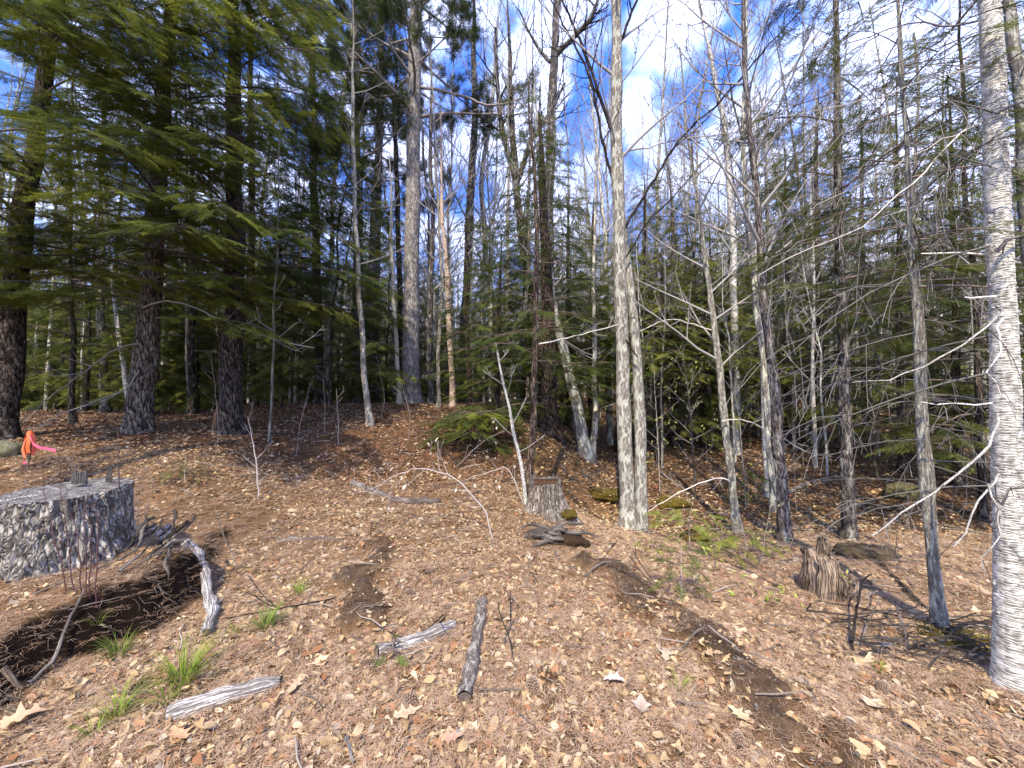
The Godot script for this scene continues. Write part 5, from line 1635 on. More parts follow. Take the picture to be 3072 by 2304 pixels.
func stumps_and_logs() -> void:
	# the big stump on the bank
	var at := Vector3(-3.185, 0.393, -2.779)
	at = at + Vector3(-.16, 0, -.22)
	var t := stump_of("cut_stump", "big grey tree stump with deeply furrowed bark on the bank at left", at + Vector3(-.1, 0, -.03), .335, .45, .16, M.stump, Color(.94, .91, .87), Vector3(.0, 0, -.02))
	var tp := Vector3(-.02, .47, -.1)
	splinter(t, tp, .12, .15, .012, Color(.6, .58, .56))
	splinter(t, tp + Vector3(.17, 0, -.06), .05, .14, .01, Color(.55, .53, .5))
	# the small stump at the middle
	at = Vector3(0.425, 0.192, -4.848)
	t = stump_of("cut_stump", "small tapered stump with moss at its foot and a splintered hinge at centre", at + Vector3(0, 0, -.15), .19, .36, .8, M.stump, Color(.9, .82, .72), Vector3(.02, 0, -.02))
	for k in 5:
		splinter(t, Vector3(-.15 + .07 * k, .37, .05 + .02 * sin(k)), .07, [.13, .07, .06, .06, .1][k], .008, Color(.8, .76, .7))
	var cb := Buf.new()
	for k in 6:
		tube(cb, [Vector3(-.12 + .05 * k, .33, .1), Vector3(-.12 + .05 * k, .41, .09)], [.03, .028], 6, Color(.55, .45, .38))
	part(t, "hinge_wood", cb, M.rot)
	var mb := Buf.new()
	blob(mb, Vector3(.27, -.02, .14), Vector3(.11, .06, .09), Color(.42, .37, .26), .4, 3.0)
	part(t, "moss", mb, M.moss)
	# the rotten stump
	at = Vector3(2.723, -0.067, -3.402)
	t = thing("rotten_stump", "crumbling orange-brown rotten stump, hollow and jagged, below the straight fir", "stump", onto(at))
	for k in 11:   # a broken ring of upright slabs round a hollow, lowest at the front right
		var b := Buf.new()
		var az := TAU * k / 11.0 + R(-.15, .15)
		var o := Vector3(cos(az), 0, sin(az))
		var open := smoothstep(-.2, .9, cos(az - .9))
		var hh := lerpf(R(.26, .48), R(.1, .28), open)
		var lean := o * R(-.02, .03) + o * open * .05
		var c := o * R(.12, .16)
		var s := spline([c + o * .025 + Vector3(0, -.08, 0), c + o * .015 + Vector3(0, hh * .3, 0), c + lean * .6 + Vector3(0, hh * .75, 0), c + lean + Vector3(R(-.02, .02), hh, R(-.02, .02))], [.075, .068, .06, .034], .025)
		tube(b, s[0], s[1], 12, Color(.5, .38, .29) * R(.7, 1.2), Color(.95, .76, .58) * R(.8, 1.0), 1.0, .9)
		for q in b.v.size():   # flatten the slab across the ring
			var y := b.v[q].y
			var mid := at_height(s[0], y)
			var e := (b.v[q] - mid).dot(o)
			b.v[q] -= o * e * .6
		crumple(b, 0, rough, Vector3(26, 5, 26), .03, [])
		crumple(b, 0, fine, Vector3(8, 1.5, 8), .022, [])
		b.renormal()
		part(t, "shard", b, M.wood if k % 3 else M.stump)
	# ball of old roots
	at = Vector3(0.513, 0.095, -4.179)
	t = thing("root_bundle", "tangle of weathered grey roots lying on leaves below the small stump", "root", onto(at))
	for k in 15:
		var b := Buf.new()
		var a := R(-.5, .5) + (PI if rng.randf() < .5 else 0.0)
		var p := Vector3(R(-.1, .14), R(.03, .13), R(-.1, .12))
		var d := Vector3(cos(a), R(-.05, .25), sin(a) * .6)
		var pts := [p]
		for q in 5:
			pts.append(pts[-1] + d * .07 + rvec() * .02 + Vector3.DOWN * q * .006)
		var s := spline(pts, [.02, .022, .019, .016, .012, .006], .03)
		tube(b, s[0], s[1], 7, Color(.5, .45, .4) * R(.7, 1.2), Color(.55, .5, .45), 1, 3)
		part(t, "root", b, M.wood)
	var rb := Buf.new()
	blob(rb, Vector3(.06, .0, -.02), Vector3(.25, .08, .14), Color(.22, .2, .18), .4, 8.0)
	part(t, "soil_clod", rb, M.ground)
	# logs
	var wh := Color(.92, .89, .84)
	log_of("weathered_log", "silvery split log pointing at the bark-covered one, in the middle of the leaves", [Vector3(-0.841, 0.008, -2.479), Vector3(-0.632, 0.010, -2.627), Vector3(-0.396, 0.015, -2.796)], .056, .036, M.wood, wh, .2)
	log_of("bark_log", "dark branch log with rough bark lying lengthwise in the foreground", [Vector3(-0.253, 0.003, -2.099), Vector3(-0.237, 0.006, -2.312), Vector3(-0.231, 0.010, -2.607), Vector3(-0.229, 0.028, -3.105)], .044, .034, M.lichen, Color(.66, .6, .58), .3)
	log_of("weathered_log", "silvery grey split log beside the brightest grass tuft at lower left", [Vector3(-1.733, 0.002, -2.012), Vector3(-1.608, 0.003, -2.083), Vector3(-1.441, 0.004, -2.156), Vector3(-1.289, 0.005, -2.215)], .052, .038, M.wood, wh, .18)
	log_of("weathered_log", "bleached twisted log slanting down from the root hollow in the bank", [Vector3(-2.793, 0.198, -3.350), Vector3(-2.665, 0.060, -3.330), Vector3(-2.387, 0.030, -3.093), Vector3(-2.170, 0.018, -2.862), Vector3(-2.049, 0.011, -2.658)], .036, .034, M.wood, Color(1, 1, 1), .5, 1.4)
	log_of("fallen_log", "dark half-buried log lying across the hill left of the small stump", [Vector3(-1.552, 0.316, -4.959), Vector3(-1.270, 0.316, -4.959), Vector3(-0.925, 0.325, -4.998)], .05, .035, M.wood, Color(.42, .36, .33), .4)
	log_of("fallen_log", "faded grey log sunk in leaves above the half-buried one", [Vector3(-2.239, 0.447, -5.446), Vector3(-1.903, 0.391, -5.238), Vector3(-1.517, 0.326, -4.998)], .045, .03, M.wood, Color(.5, .46, .42), .4)
	log_of("mossy_log", "dark log-shaped strip across the slope standing in for the shadow of the lichen-spotted pole", [Vector3(3.833, -0.118, -4.075), Vector3(3.507, -0.076, -3.537), Vector3(3.297, -0.054, -3.182), Vector3(3.149, -0.039, -2.898)], .034, .02, M.hemlock, Color(.5, .45, .38), .35, .2)  # log shape put in for the cast shadow line beside the pole
	log_of("mossy_log", "long low log lying along the foot of the right hillside", [Vector3(5.789, -0.253, -6.748), Vector3(6.273, -0.258, -6.669), Vector3(6.662, -0.269, -6.437), Vector3(6.941, -0.276, -6.213)], .07, .05, M.hemlock, Color(.7, .66, .6), .3)
	log_of("fallen_log", "thin pale log across the bare slope left of the straight fir", [Vector3(5.333, -0.185, -7.563), Vector3(6.385, -0.110, -8.215), Vector3(7.385, -0.068, -8.578)], .04, .03, M.wood, Color(.8, .72, .62), .3)
	log_of("fallen_log", "broken log chunk among the brush pile left of the big birch foot", [Vector3(2.275, -0.029, -2.691), Vector3(2.365, -0.026, -2.619), Vector3(2.507, -0.025, -2.608)], .022, .018, M.wood, Color(.62, .6, .6), .4)
	log_of("bark_log", "stubby bark-covered chunk below the brush pile", [Vector3(2.181, -0.019, -2.489), Vector3(2.311, -0.021, -2.529), Vector3(2.444, -0.023, -2.568)], .024, .02, M.hemlock, Color(.75, .7, .66), .4)
	# roots in the cut bank
	log_of("root", "thick ringed root end poking out of the bank beside the big stump", [Vector3(-3.405, 0.355, -3.703), Vector3(-3.174, 0.335, -3.533), Vector3(-2.831, 0.364, -3.227)], .034, .026, M.birch, Color(.9, .72, .62), .4, 1.5, Color(.6, .45, .38))
	log_of("root", "second thick root dropping into the hollow right of the ringed one", [Vector3(-3.308, 0.339, -3.763), Vector3(-2.966, 0.335, -3.424), Vector3(-2.818, 0.295, -3.294)], .03, .022, M.birch, Color(.8, .64, .58), .4, 1.6, Color(.6, .45, .38))
	stick("pale root running down the lower edge of the cut bank at left edge", [Vector3(-2.665, 0.133, -2.193), Vector3(-2.689, 0.122, -2.316), Vector3(-2.729, 0.139, -2.445), Vector3(-2.746, 0.158, -2.531)], .012, Color(.8, .76, .7), [.03, .05, .06, .06])
	stick("pale thin root reaching left from the ringed root end", [Vector3(-2.861, 0.386, -2.857), Vector3(-2.854, 0.402, -3.005), Vector3(-3.006, 0.352, -3.370)], .009, Color(.85, .78, .68), [.05, .08, .1])
	stick("white broken root end sticking from the black bank face", [Vector3(-2.760, 0.271, -2.764), Vector3(-2.750, 0.276, -2.850), Vector3(-2.748, 0.295, -2.918)], .011, Color(.9, .88, .86), [.03, .06, .08])
	stick("crooked pale root below the root hollow", [Vector3(-2.687, 0.169, -2.970), Vector3(-2.685, 0.195, -3.063), Vector3(-2.733, 0.191, -3.222)], .008, Color(.84, .78, .74), [.02, .05, .09])
	var hb := Buf.new()
	var hairs := thing("root_hairs", "dark dangling root hairs fringing the black cut bank", "root hairs", Vector3.ZERO)
	hairs.set_meta("kind", "stuff")
	for k in 110:
		var d := R(1.7, 4.4)
		var x := edge_x(d) + R(-.1, .06)
		var p := Vector3(x, gy(x, -d) + R(0, .02), -d)
		var pts := [p]
		for q in 4:
			pts.append(pts[-1] + Vector3(R(.0, .05), R(-.045, .012), R(-.03, .03)))
		tube(hb, pts, [.0022, .002, .0016, .0012, .0008], 3, Color(.1, .075, .06).lerp(Color(.42, .36, .3), pow(rng.randf(), 2.5)))
	part(hairs, "hairs", hb, M.twig).set_meta("kind", "stuff")
	# sticks, each where it lies
	stick("short bleached stick lying level on the leaves below the hill", [Vector3(-2.476, 0.147, -4.128), Vector3(-2.280, 0.138, -4.144), Vector3(-2.028, 0.134, -4.128), Vector3(-1.786, 0.132, -4.112)], .018, Color(.78, .74, .7))
	stick("white peeled stick at the bottom edge left of centre", [Vector3(-0.782, 0.002, -1.892), Vector3(-0.737, 0.001, -1.820), Vector3(-0.697, 0.001, -1.759)], .014, Color(.9, .88, .85))
	stick("brown curved stick beside the white peeled one", [Vector3(-0.483, 0.002, -1.892), Vector3(-0.510, 0.001, -1.800), Vector3(-0.539, 0.001, -1.759)], .01, Color(0.275, 0.231, 0.198))
	stick("long brown stick in the lower left corner", [Vector3(-2.374, 0.002, -1.863), Vector3(-2.328, 0.002, -1.943), Vector3(-2.291, 0.003, -2.027), Vector3(-2.273, 0.004, -2.173)], .012, Color(.6, .46, .33))
	stick("thin pale stick leaning out of the leaves right of the root hollow", [Vector3(-2.528, 0.079, -3.615), Vector3(-2.828, 0.165, -3.891), Vector3(-3.063, 0.295, -4.041)], .008, Color(.8, .74, .66), [0, .04, .14])
	stick("forked grey twig right of the bark-covered log", [Vector3(-0.048, 0.009, -2.557), Vector3(-0.025, 0.011, -2.710), Vector3(0.020, 0.016, -2.840)], .007, Color(.62, .58, .54), [.01, .03, .02], "", 2)
	stick("short mossy twig right of the bark-covered log's middle", [Vector3(0.016, 0.006, -2.330), Vector3(0.040, 0.007, -2.469), Vector3(0.057, 0.008, -2.567)], .008, Color(.42, .36, .26), [], "", 1)
	stick("pale lichen twig lying across the dark soil ridge", [Vector3(0.630, 0.025, -3.478), Vector3(0.858, 0.013, -3.575), Vector3(1.063, -0.005, -3.493)], .008, Color(.86, .8, .72), [.03, .05, .06], "", 1)
	stick("arched pale twig on the dark soil ridge at right", [Vector3(1.077, -0.007, -2.538), Vector3(1.265, -0.012, -2.618), Vector3(1.431, -0.014, -2.588)], .007, Color(.7, .62, .54), [.0, .04, .0])
	stick("grey stick between the split log and the soil ridge", [Vector3(-0.493, 0.043, -3.331), Vector3(-0.427, 0.051, -3.423), Vector3(-0.357, 0.060, -3.532)], .013, Color(.7, .66, .62))
	stick("pale bark sliver beside the dark soil right of the bark-covered log", [Vector3(0.222, 0.048, -3.491), Vector3(0.294, 0.037, -3.384), Vector3(0.334, 0.029, -3.306)], .011, Color(.84, .76, .68))
	stick("split white stick pointing right below the double maple", [Vector3(0.814, 0.047, -4.084), Vector3(0.952, 0.022, -3.958), Vector3(1.088, 0.001, -3.867)], .013, Color(.9, .84, .76))
	stick("grey upright-looking chip stick on leaves at lower right", [Vector3(1.678, -0.010, -2.277), Vector3(1.624, -0.008, -2.174), Vector3(1.585, -0.005, -2.075)], .013, Color(.6, .56, .52))
	stick("thin bleached stick near the bottom right", [Vector3(1.588, -0.003, -1.899), Vector3(1.643, -0.003, -1.863), Vector3(1.708, -0.003, -1.842)], .008, Color(.9, .84, .78))
	stick("thick brown stick at the bottom right edge", [Vector3(1.875, -0.003, -1.849), Vector3(1.896, -0.003, -1.800), Vector3(1.940, -0.002, -1.765)], .014, Color(.55, .45, .38))
	stick("curved dark stick standing out of the brush pile", [Vector3(2.155, -0.020, -2.519), Vector3(2.413, -0.033, -2.776), Vector3(2.702, -0.046, -3.037), Vector3(2.826, -0.049, -3.097)], .011, Color(.16, .13, .12), [0, .12, .24, .27])
	stick("pale stick leaning across the curved dark one", [Vector3(2.243, -0.023, -2.568), Vector3(2.491, -0.032, -2.755), Vector3(2.741, -0.040, -2.932)], .006, Color(.8, .7, .6), [.0, .1, .18])
	stick("grey stick leaning on the brush pile", [Vector3(2.624, -0.026, -2.619), Vector3(2.710, -0.032, -2.755), Vector3(2.810, -0.039, -2.898)], .012, Color(.55, .5, .47), [0, .08, .15])
	stick("dark stick fallen through the brush pile toward the birch foot", [Vector3(2.444, -0.028, -2.670), Vector3(2.578, -0.024, -2.588), Vector3(2.688, -0.019, -2.470), Vector3(2.759, -0.015, -2.339)], .012, Color(.34, .3, .28), [.03, .03, .03, .02])
	stick("long thin stick from the rotten stump to the fir seedlings", [Vector3(2.411, -0.255, -5.184), Vector3(2.455, -0.177, -4.586), Vector3(2.471, -0.106, -3.933), Vector3(2.528, -0.081, -3.622)], .009, Color(.62, .56, .5), [.04, .03, .03, .0])
	stick("dark rotting stick under the fir seedlings", [Vector3(2.008, -0.157, -4.676), Vector3(2.184, -0.130, -4.271), Vector3(2.341, -0.101, -3.872), Vector3(2.397, -0.073, -3.496)], .02, Color(.28, .24, .2), [.0, .0, .0, .0])
	stick("thin fallen branch across the brown hill left of centre", [Vector3(-4.843, 0.990, -7.423), Vector3(-3.764, 0.955, -7.395), Vector3(-2.859, 1.052, -7.814), Vector3(-2.361, 1.245, -8.727)], .012, Color(.4, .33, .29), [], "", 5)
	stick("bent twiggy branch on the crest of the brown hill", [Vector3(-4.753, 1.205, -8.523), Vector3(-4.061, 1.129, -8.161), Vector3(-4.044, 1.338, -9.224), Vector3(-4.286, 1.432, -9.906)], .01, Color(.3, .24, .2), [0, .05, .2, .3], "", 5)
	stick("white forked twig on the brown hill above the half-buried log", [Vector3(-0.752, 0.581, -5.959), Vector3(-1.126, 0.726, -6.470), Vector3(-1.447, 0.832, -6.890), Vector3(-1.776, 0.955, -7.395)], .008, Color(0.407, 0.363, 0.319), [0, .05, .08, .1], "", 5)
	stick("chunk of split wood at the left edge below the big stump", [Vector3(-2.667, 0.173, -2.092), Vector3(-2.625, 0.095, -2.120)], .022, Color(.9, .72, .5))
	stick("pale wood chip left of the black bank face", [Vector3(-2.748, 0.254, -2.145), Vector3(-2.708, 0.216, -2.156), Vector3(-2.674, 0.156, -2.175)], .016, Color(.92, .74, .52))
	stick("round-ended wood chunk in the left edge leaves", [Vector3(-2.580, 0.054, -2.049), Vector3(-2.501, 0.004, -2.035)], .024, Color(.72, .58, .42))
	for k in 46:   # the brush pile itself
		var c: Vector3 = Vector3(2.609, -0.026, -2.619)
		var p := c + Vector3(R(-.5, .75), 0, R(-.3, .3))
		var a := R(-.35, .55)
		stick("thin grey dead stick of the brush pile left of the birch foot", [p, p + Vector3(cos(a), 0, sin(a)) * .25, p + Vector3(cos(a), 0, sin(a)) * R(.4, .75)], R(.003, .007), Color(.2, .17, .15).lerp(Color(.55, .5, .46), rng.randf()), [R(0, .1), R(0, .12), R(0, .08)], "sticks of the brush pile")
	for k in 26:
		var d := R(2.0, 9.5)
		var x := R(-1.25, 1.25) * d
		if d < 5.0 and x < lin(XB, d) + .2:
			x = absf(x)
		var a := R(0, TAU)
		var p := Vector3(x, 0, -d)
		var l := R(.3, .9)
		stick("thin grey dead stick lying loose on the leaf litter", [p, p + Vector3(cos(a), 0, sin(a)) * l * .5 + rvec() * .04, p + Vector3(cos(a + .2), 0, sin(a + .2)) * l], R(.004, .009), Color(.12, .1, .085).lerp(Color(.42, .38, .34), rng.randf()), [R(0, .03), R(0, .06), R(0, .05)], "loose sticks on the leaves", 2)
	at = Vector3(-2.735, 0.323, -3.081)
	t = thing("root_tangle", "tangle of bleached and dark torn roots in the bank hollow right of the big stump", "root", onto(at))
	for k in 22:
		var b := Buf.new()
		var a := R(.2, 2.9)
		var p := Vector3(R(-.14, .16), R(.02, .3), R(-.16, .1))
		var d := Vector3(cos(a) * .7, R(-.7, .15), sin(a))
		var pts := [p]
		for e in 5:
			pts.append(pts[-1] + d * R(.03, .06) + rvec() * .018 + Vector3.DOWN * e * .004)
		var r0 := R(.004, .016)
		var s := spline(pts, [r0, r0, r0 * .85, r0 * .7, r0 * .5, r0 * .25], .03)
		var c := Color(.1, .08, .065).lerp(Color(.8, .74, .66), pow(rng.randf(), 1.6))
		tube(b, s[0], s[1], 7, c, c, 1, 3)
		part(t, "root", b, M.wood)
	# rocks and mossy mounds
	rock("rounded brown boulder with thin moss beside the straight fir", Vector3(4.005, -0.152, -4.391), Vector3(.3, .11, .25), Color(.33, .27, .21), 4.0)
	rock("pale mossy boulder at the left edge behind the flagging", Vector3(-6.947, 0.853, -5.280), Vector3(.2, .16, .2), Color(.72, .74, .6), 6.0)
	rock("low mossy hump right of the double maple", Vector3(2.858, -0.246, -6.909), Vector3(.3, .1, .24), Color(.52, .47, .3), 8.0, true)
	rock("mossy hump in the hollow behind the small stump", Vector3(1.554, -0.028, -6.580), Vector3(.3, .1, .24), Color(.42, .36, .24), 9.0, true)
	rock("bright mossy hump at the foot of the big birch", Vector3(3.083, -0.026, -2.619), Vector3(.12, .04, .1), Color(.62, .58, .34), 11.0, true)
	rock("brown mossy hump between the pole and the birch foot", Vector3(2.989, -0.028, -2.670), Vector3(.2, .04, .14), Color(.42, .34, .22), 12.0, true)
	rock("flat mossy hump under the bright fir seedling", Vector3(2.469, -0.269, -5.308), Vector3(.2, .09, .16), Color(.5, .42, .27), 13.0, true)
	rock("small grey stone half sunk by the big stump's left side", Vector3(-5.286, 0.549, -4.142), Vector3(.14, .06, .1), Color(.7, .7, .7), 14.0)
	rock("dark mossy stone on the slope behind the lichen-spotted pole", Vector3(7.426, -0.209, -7.329), Vector3(.4, .2, .3), Color(.42, .4, .26), 15.0)


func rock(label: String, at: Vector3, s: Vector3, col: Color, sd: float, moss := false) -> void:
	var b := Buf.new()
	blob(b, Vector3(0, s.y * .25, 0), s, col, .35, sd, 26, 16)
	if not moss:
		single("boulder", b, M.rock, label, "rock", onto(at))
		return
	var t := thing("mossy_mound", label, "moss", onto(at))
	part(t, "mound", b, M.moss)
	var xf := []
	var cols := []
	for k in int(9000 * s.x * s.z) + 120:   # moss shoots and scraps of leaf
		var q := rng.randi() % b.v.size()
		if b.n[q].y < .05:
			continue
		var o := b.n[q]
		var dead := rng.randf() < .1
		var up := (o + rvec() * .7).normalized()
		xf.append(Transform3D(along_basis(up if not dead else up.cross(rvec()).normalized(), (o if dead else up.cross(rvec())).normalized(), R(.012, .03) if not dead else R(.03, .06)), b.v[q] + rvec() * s * .12))
		cols.append(TANS[rng.randi() % 6] * .8 if dead else col * R(.4, 1.0) * Color(.8, .8, .5))
	many(t, "moss_shoots", BUD, M.leaf, xf, cols)


func plants() -> void:
	var g0 := Color(.1, .16, .02)
	var g1 := Color(.34, .42, .07)
	grass("tallest bright yellow-green grass tuft above the lower-left split log", Vector3(-1.859, 0.005, -2.250), .27, 150, g0, g1, .12)
	grass("lower fringe of grass beside the tallest tuft", Vector3(-1.837, 0.004, -2.123), .14, 60, g0, g1, .3)
	grass("round grass tuft right of the bleached twisted log", Vector3(-1.702, 0.013, -2.742), .2, 110, g0, Color(.26, .34, .08), .2)
	grass("small grass tuft on the leaves highest up the clearing at left", Vector3(-1.722, 0.032, -3.204), .15, 60, g0, g1, .15)
	grass("dark grass tuft under the cut bank with dead straw", Vector3(-2.469, 0.010, -2.488), .2, 90, Color(.06, .1, .02), Color(.2, .27, .05), .3)
	grass("small grass tuft just right of the one under the bank", Vector3(-2.666, 0.023, -2.536), .14, 40, Color(.06, .1, .02), Color(.2, .27, .05), .2)
	grass("sparse grass tuft near the bottom left corner", Vector3(-2.006, 0.003, -2.035), .18, 70, g0, g1, .35)
	grass("thin grass sprig left of the sparse corner tuft", Vector3(-1.992, 0.002, -1.914), .13, 30, g0, g1, .3)
	grass("tiny grass sprig beside the round tuft", Vector3(-1.880, 0.012, -2.699), .1, 25, g0, g1, .2)
	grass("small sprig of green at the right between leaves and brush", Vector3(2.187, -0.016, -2.367), .08, 26, Color(.2, .28, .03), Color(.4, .5, .08), .0)
	grass("small grass sprig on the dark soil at left of centre", Vector3(-1.512, 0.062, -3.559), .1, 26, g0, g1, .3)
	grass("small grass sprig right of the crossing soil at lower right", Vector3(0.924, -0.002, -2.216), .12, 30, g0, g1, .4)
	# little firs
	seedling("fir_seedling", "brightest little fir in front of the mossy hump at right of centre", Vector3(2.213, -0.207, -4.885), .5, .55, Color(.26, .36, .06), Color(.5, .6, .13))
	seedling("fir_seedling", "yellow-green little fir spreading right of the brightest one", Vector3(2.608, -0.152, -4.391), .36, .5, Color(.26, .32, .04), Color(.52, .58, .1))
	seedling("fir_seedling", "leggy little fir with bare pale stem on the slope in front", Vector3(1.404, -0.028, -3.270), .42, .24, Color(.1, .16, .03), Color(.3, .38, .09), .14)
	seedling("hemlock_seedling", "low hemlock tuft standing left of the crossing maples", Vector3(4.119, -0.249, -6.828), .75, .5, Color(.05, .08, .015), Color(.2, .26, .04))
	seedling("fir_seedling", "tiny fir tuft at the foot of the double maple", Vector3(1.567, -0.067, -4.370), .16, .2, Color(.2, .28, .03), Color(.4, .46, .08), .12)
	seedling("pine_seedling", "tiny pine seedling growing against the middle split log", Vector3(-0.742, 0.008, -2.469), .1, .1, Color(.12, .2, .04), Color(.3, .42, .1), .08)
	seedling("fir_seedling", "sparse green tuft between brown stems under the furrowed hemlock", Vector3(-3.941, 0.634, -4.697), .3, .22, Color(.1, .14, .03), Color(.26, .32, .08), .14)
	# maple seedlings and low green leaves on the right slope
	for k in 13:
		var c: Vector3 = [Vector3(1.987, -0.076, -3.722), Vector3(2.044, -0.068, -3.523), Vector3(2.098, -0.060, -3.349), Vector3(2.152, -0.050, -3.145), Vector3(2.241, -0.113, -4.058), Vector3(2.297, -0.079, -3.593), Vector3(2.227, -0.048, -3.097), Vector3(1.397, -0.034, -4.103), Vector3(1.510, -0.045, -3.900), Vector3(2.873, -0.060, -3.271), Vector3(2.085, -0.051, -3.182), Vector3(2.041, -0.098, -3.995), Vector3(1.918, -0.050, -3.245)][k]
		var pts := [c, c + Vector3(R(-.02, .02), .08, R(-.02, .02)), c + Vector3(R(-.04, .04), R(.13, .2), R(-.04, .04))]
		sapling("maple_seedling", "small maple seedling with fresh yellow-green leaves on the right slope", "seedling", pts, .003, Color(.4, .2, .14), 5, .12, [2, .06, Color(.28, .36, .05), Color(.5, .56, .14), .1], "maple seedlings on the right slope")
	# thin saplings and shoots
	var twig := Color(0.341, 0.297, 0.264)
	sapling("sapling", "thin pale crooked sapling in front of the straight dark hemlock", "sapling", [Vector3(-3.073, 0.396, -4.745), Vector3(-3.112, 0.787, -4.745), Vector3(-3.160, 1.067, -4.745), Vector3(-3.243, 1.406, -4.745)], .011, Color(0.407, 0.363, 0.319), 7, .3, [])
	sapling("sapling", "thin grey sapling on the hill right of the slender lone one", "sapling", [Vector3(-3.051, 0.817, -6.836), Vector3(-3.077, 1.321, -6.836), Vector3(-3.120, 1.812, -6.836)], .008, twig, 6, .3, [])
	sapling("sapling", "thin dark upright whip rising right of the big stump", "sapling", [Vector3(-3.076, 0.425, -3.076), Vector3(-3.098, 0.748, -3.076), Vector3(-3.121, 1.109, -3.076), Vector3(-3.141, 1.383, -3.076)], .008, Color(0.102, 0.075, 0.065), 4, .25, [])
	for k in 6:
		var sh: Array = [
			[[Vector3(-2.881, 0.510, -2.560), Vector3(-2.989, 0.741, -2.560), Vector3(-3.053, 0.920, -2.560), Vector3(-3.096, 1.161, -2.560)], "tallest red-brown shoot crossing the big stump"],
			[[Vector3(-2.835, 0.504, -2.560), Vector3(-2.891, 0.711, -2.560), Vector3(-2.947, 0.920, -2.560), Vector3(-2.991, 1.191, -2.560)], "red-brown shoot rising second across the big stump"],
			[[Vector3(-2.796, 0.498, -2.560), Vector3(-2.824, 0.711, -2.560), Vector3(-2.899, 0.876, -2.560), Vector3(-2.965, 0.980, -2.560)], "forked red-brown shoot in front of the big stump"],
			[[Vector3(-2.760, 0.498, -2.560), Vector3(-2.780, 0.682, -2.560), Vector3(-2.807, 0.861, -2.560), Vector3(-2.805, 0.935, -2.560)], "straight short shoot at the stump's middle"],
			[[Vector3(-2.729, 0.498, -2.560), Vector3(-2.753, 0.741, -2.560), Vector3(-2.791, 0.891, -2.560), Vector3(-2.818, 0.965, -2.560)], "shoot leaning left at the right of the stump's shoots"],
			[[Vector3(-2.700, 0.510, -2.560), Vector3(-2.703, 0.711, -2.560), Vector3(-2.728, 0.861, -2.560), Vector3(-2.754, 1.011, -2.560)], "rightmost slim shoot in front of the big stump"]][k]
		sapling("shoot", sh[1], "shoot", sh[0], .0042, Color(0.102, 0.054, 0.048), 3, .15, [])
	for k in 7:
		var c: Vector3 = [Vector3(-3.629, 0.391, -3.673), Vector3(-3.636, 0.395, -3.746), Vector3(-3.499, 0.370, -3.673), Vector3(-3.767, 0.428, -3.910), Vector3(-3.645, 0.404, -3.880), Vector3(-4.927, 0.606, -4.341), Vector3(-5.078, 0.541, -4.094)][k]
		sapling("shoot", ["bare grey shoot right of the big stump, leaning out", "upright bare shoot beside the ringed root", "branched bare shoot over the ringed root", "short bare shoot behind the ringed root", "thin dark shoot right of the ringed root", "bare shoot standing behind the big stump", "shoot behind the left side of the big stump"][k], "shoot",
			[c, c + Vector3(R(-.03, .03), .2, 0), c + Vector3(R(-.06, .06), .45, R(-.03, .03))], .0035, Color(0.253, 0.209, 0.187), 5, .2, [])
	# the arched dead beech with withered leaves
	sapling("beech_sapling", "arched bare beech sapling bowing over the leaves with withered leaves left of the small stump", "sapling", [Vector3(-0.187, 0.069, -4.161), Vector3(-0.276, 0.398, -4.161), Vector3(-0.425, 0.593, -4.161), Vector3(-0.598, 0.764, -4.161), Vector3(-0.772, 0.838, -4.161), Vector3(-0.995, 0.877, -4.161), Vector3(-1.217, 0.813, -4.161), Vector3(-1.414, 0.691, -4.161), Vector3(-1.559, 0.496, -4.161)], .009, Color(0.429, 0.385, 0.341), 16, .42, [1, .055, Color(.6, .5, .36), Color(.8, .7, .55), 1.2, 3])
	sapling("beech_sapling", "beech branch with withered leaves reaching left from the small stump's stems", "sapling", [Vector3(0.172, 0.507, -5.000), Vector3(-0.036, 0.713, -5.000), Vector3(-0.274, 0.684, -5.000), Vector3(-0.571, 0.596, -5.000), Vector3(-0.719, 0.507, -5.000)], .008, Color(0.407, 0.363, 0.319), 7, .3, [1, .05, Color(.6, .5, .36), Color(.8, .7, .55), 1.2, 3])
	sapling("beech_sapling", "twiggy beech stem with withered leaves before the low bushy hemlock", "sapling", [Vector3(-1.040, 0.218, -6.000), Vector3(-0.935, 0.501, -6.000), Vector3(-0.687, 0.749, -6.000), Vector3(-0.401, 0.998, -6.000), Vector3(-0.115, 1.140, -6.000)], .007, Color(0.407, 0.363, 0.319), 8, .35, [1, .05, Color(.62, .54, .4), Color(.8, .72, .58), 1.2, 3])
	# beech twigs unfolding yellow leaves, middle right
	sapling("beech_sapling", "young beech unfolding yellow-green leaves beside the double maple's right stem", "sapling", [Vector3(3.375, 0.281, -7.200), Vector3(3.346, 0.963, -7.200), Vector3(3.300, 1.651, -7.200), Vector3(3.241, 2.170, -7.200), Vector3(3.172, 3.131, -7.200)], .016, Color(0.330, 0.308, 0.275), 22, .8, [2, .055, Color(.45, .5, .08), Color(.75, .72, .22), .9])
	sapling("beech_sapling", "beech spray of fresh leaves between the bending maple and crossing pair", "sapling", [Vector3(4.080, 0.434, -6.800), Vector3(4.013, 0.998, -6.800), Vector3(3.946, 1.566, -6.800), Vector3(3.838, 2.139, -6.800)], .01, Color(0.330, 0.308, 0.275), 14, .7, [2, .05, Color(.4, .46, .08), Color(.7, .68, .2), .9])
	sapling("beech_sapling", "low beech with fresh leaves right behind the double maple", "sapling", [Vector3(2.886, 0.297, -7.600), Vector3(2.853, 1.018, -7.600), Vector3(2.819, 1.745, -7.600), Vector3(2.786, 2.569, -7.600)], .012, Color(0.330, 0.308, 0.275), 18, .8, [2, .055, Color(.4, .46, .08), Color(.7, .68, .2), .9])
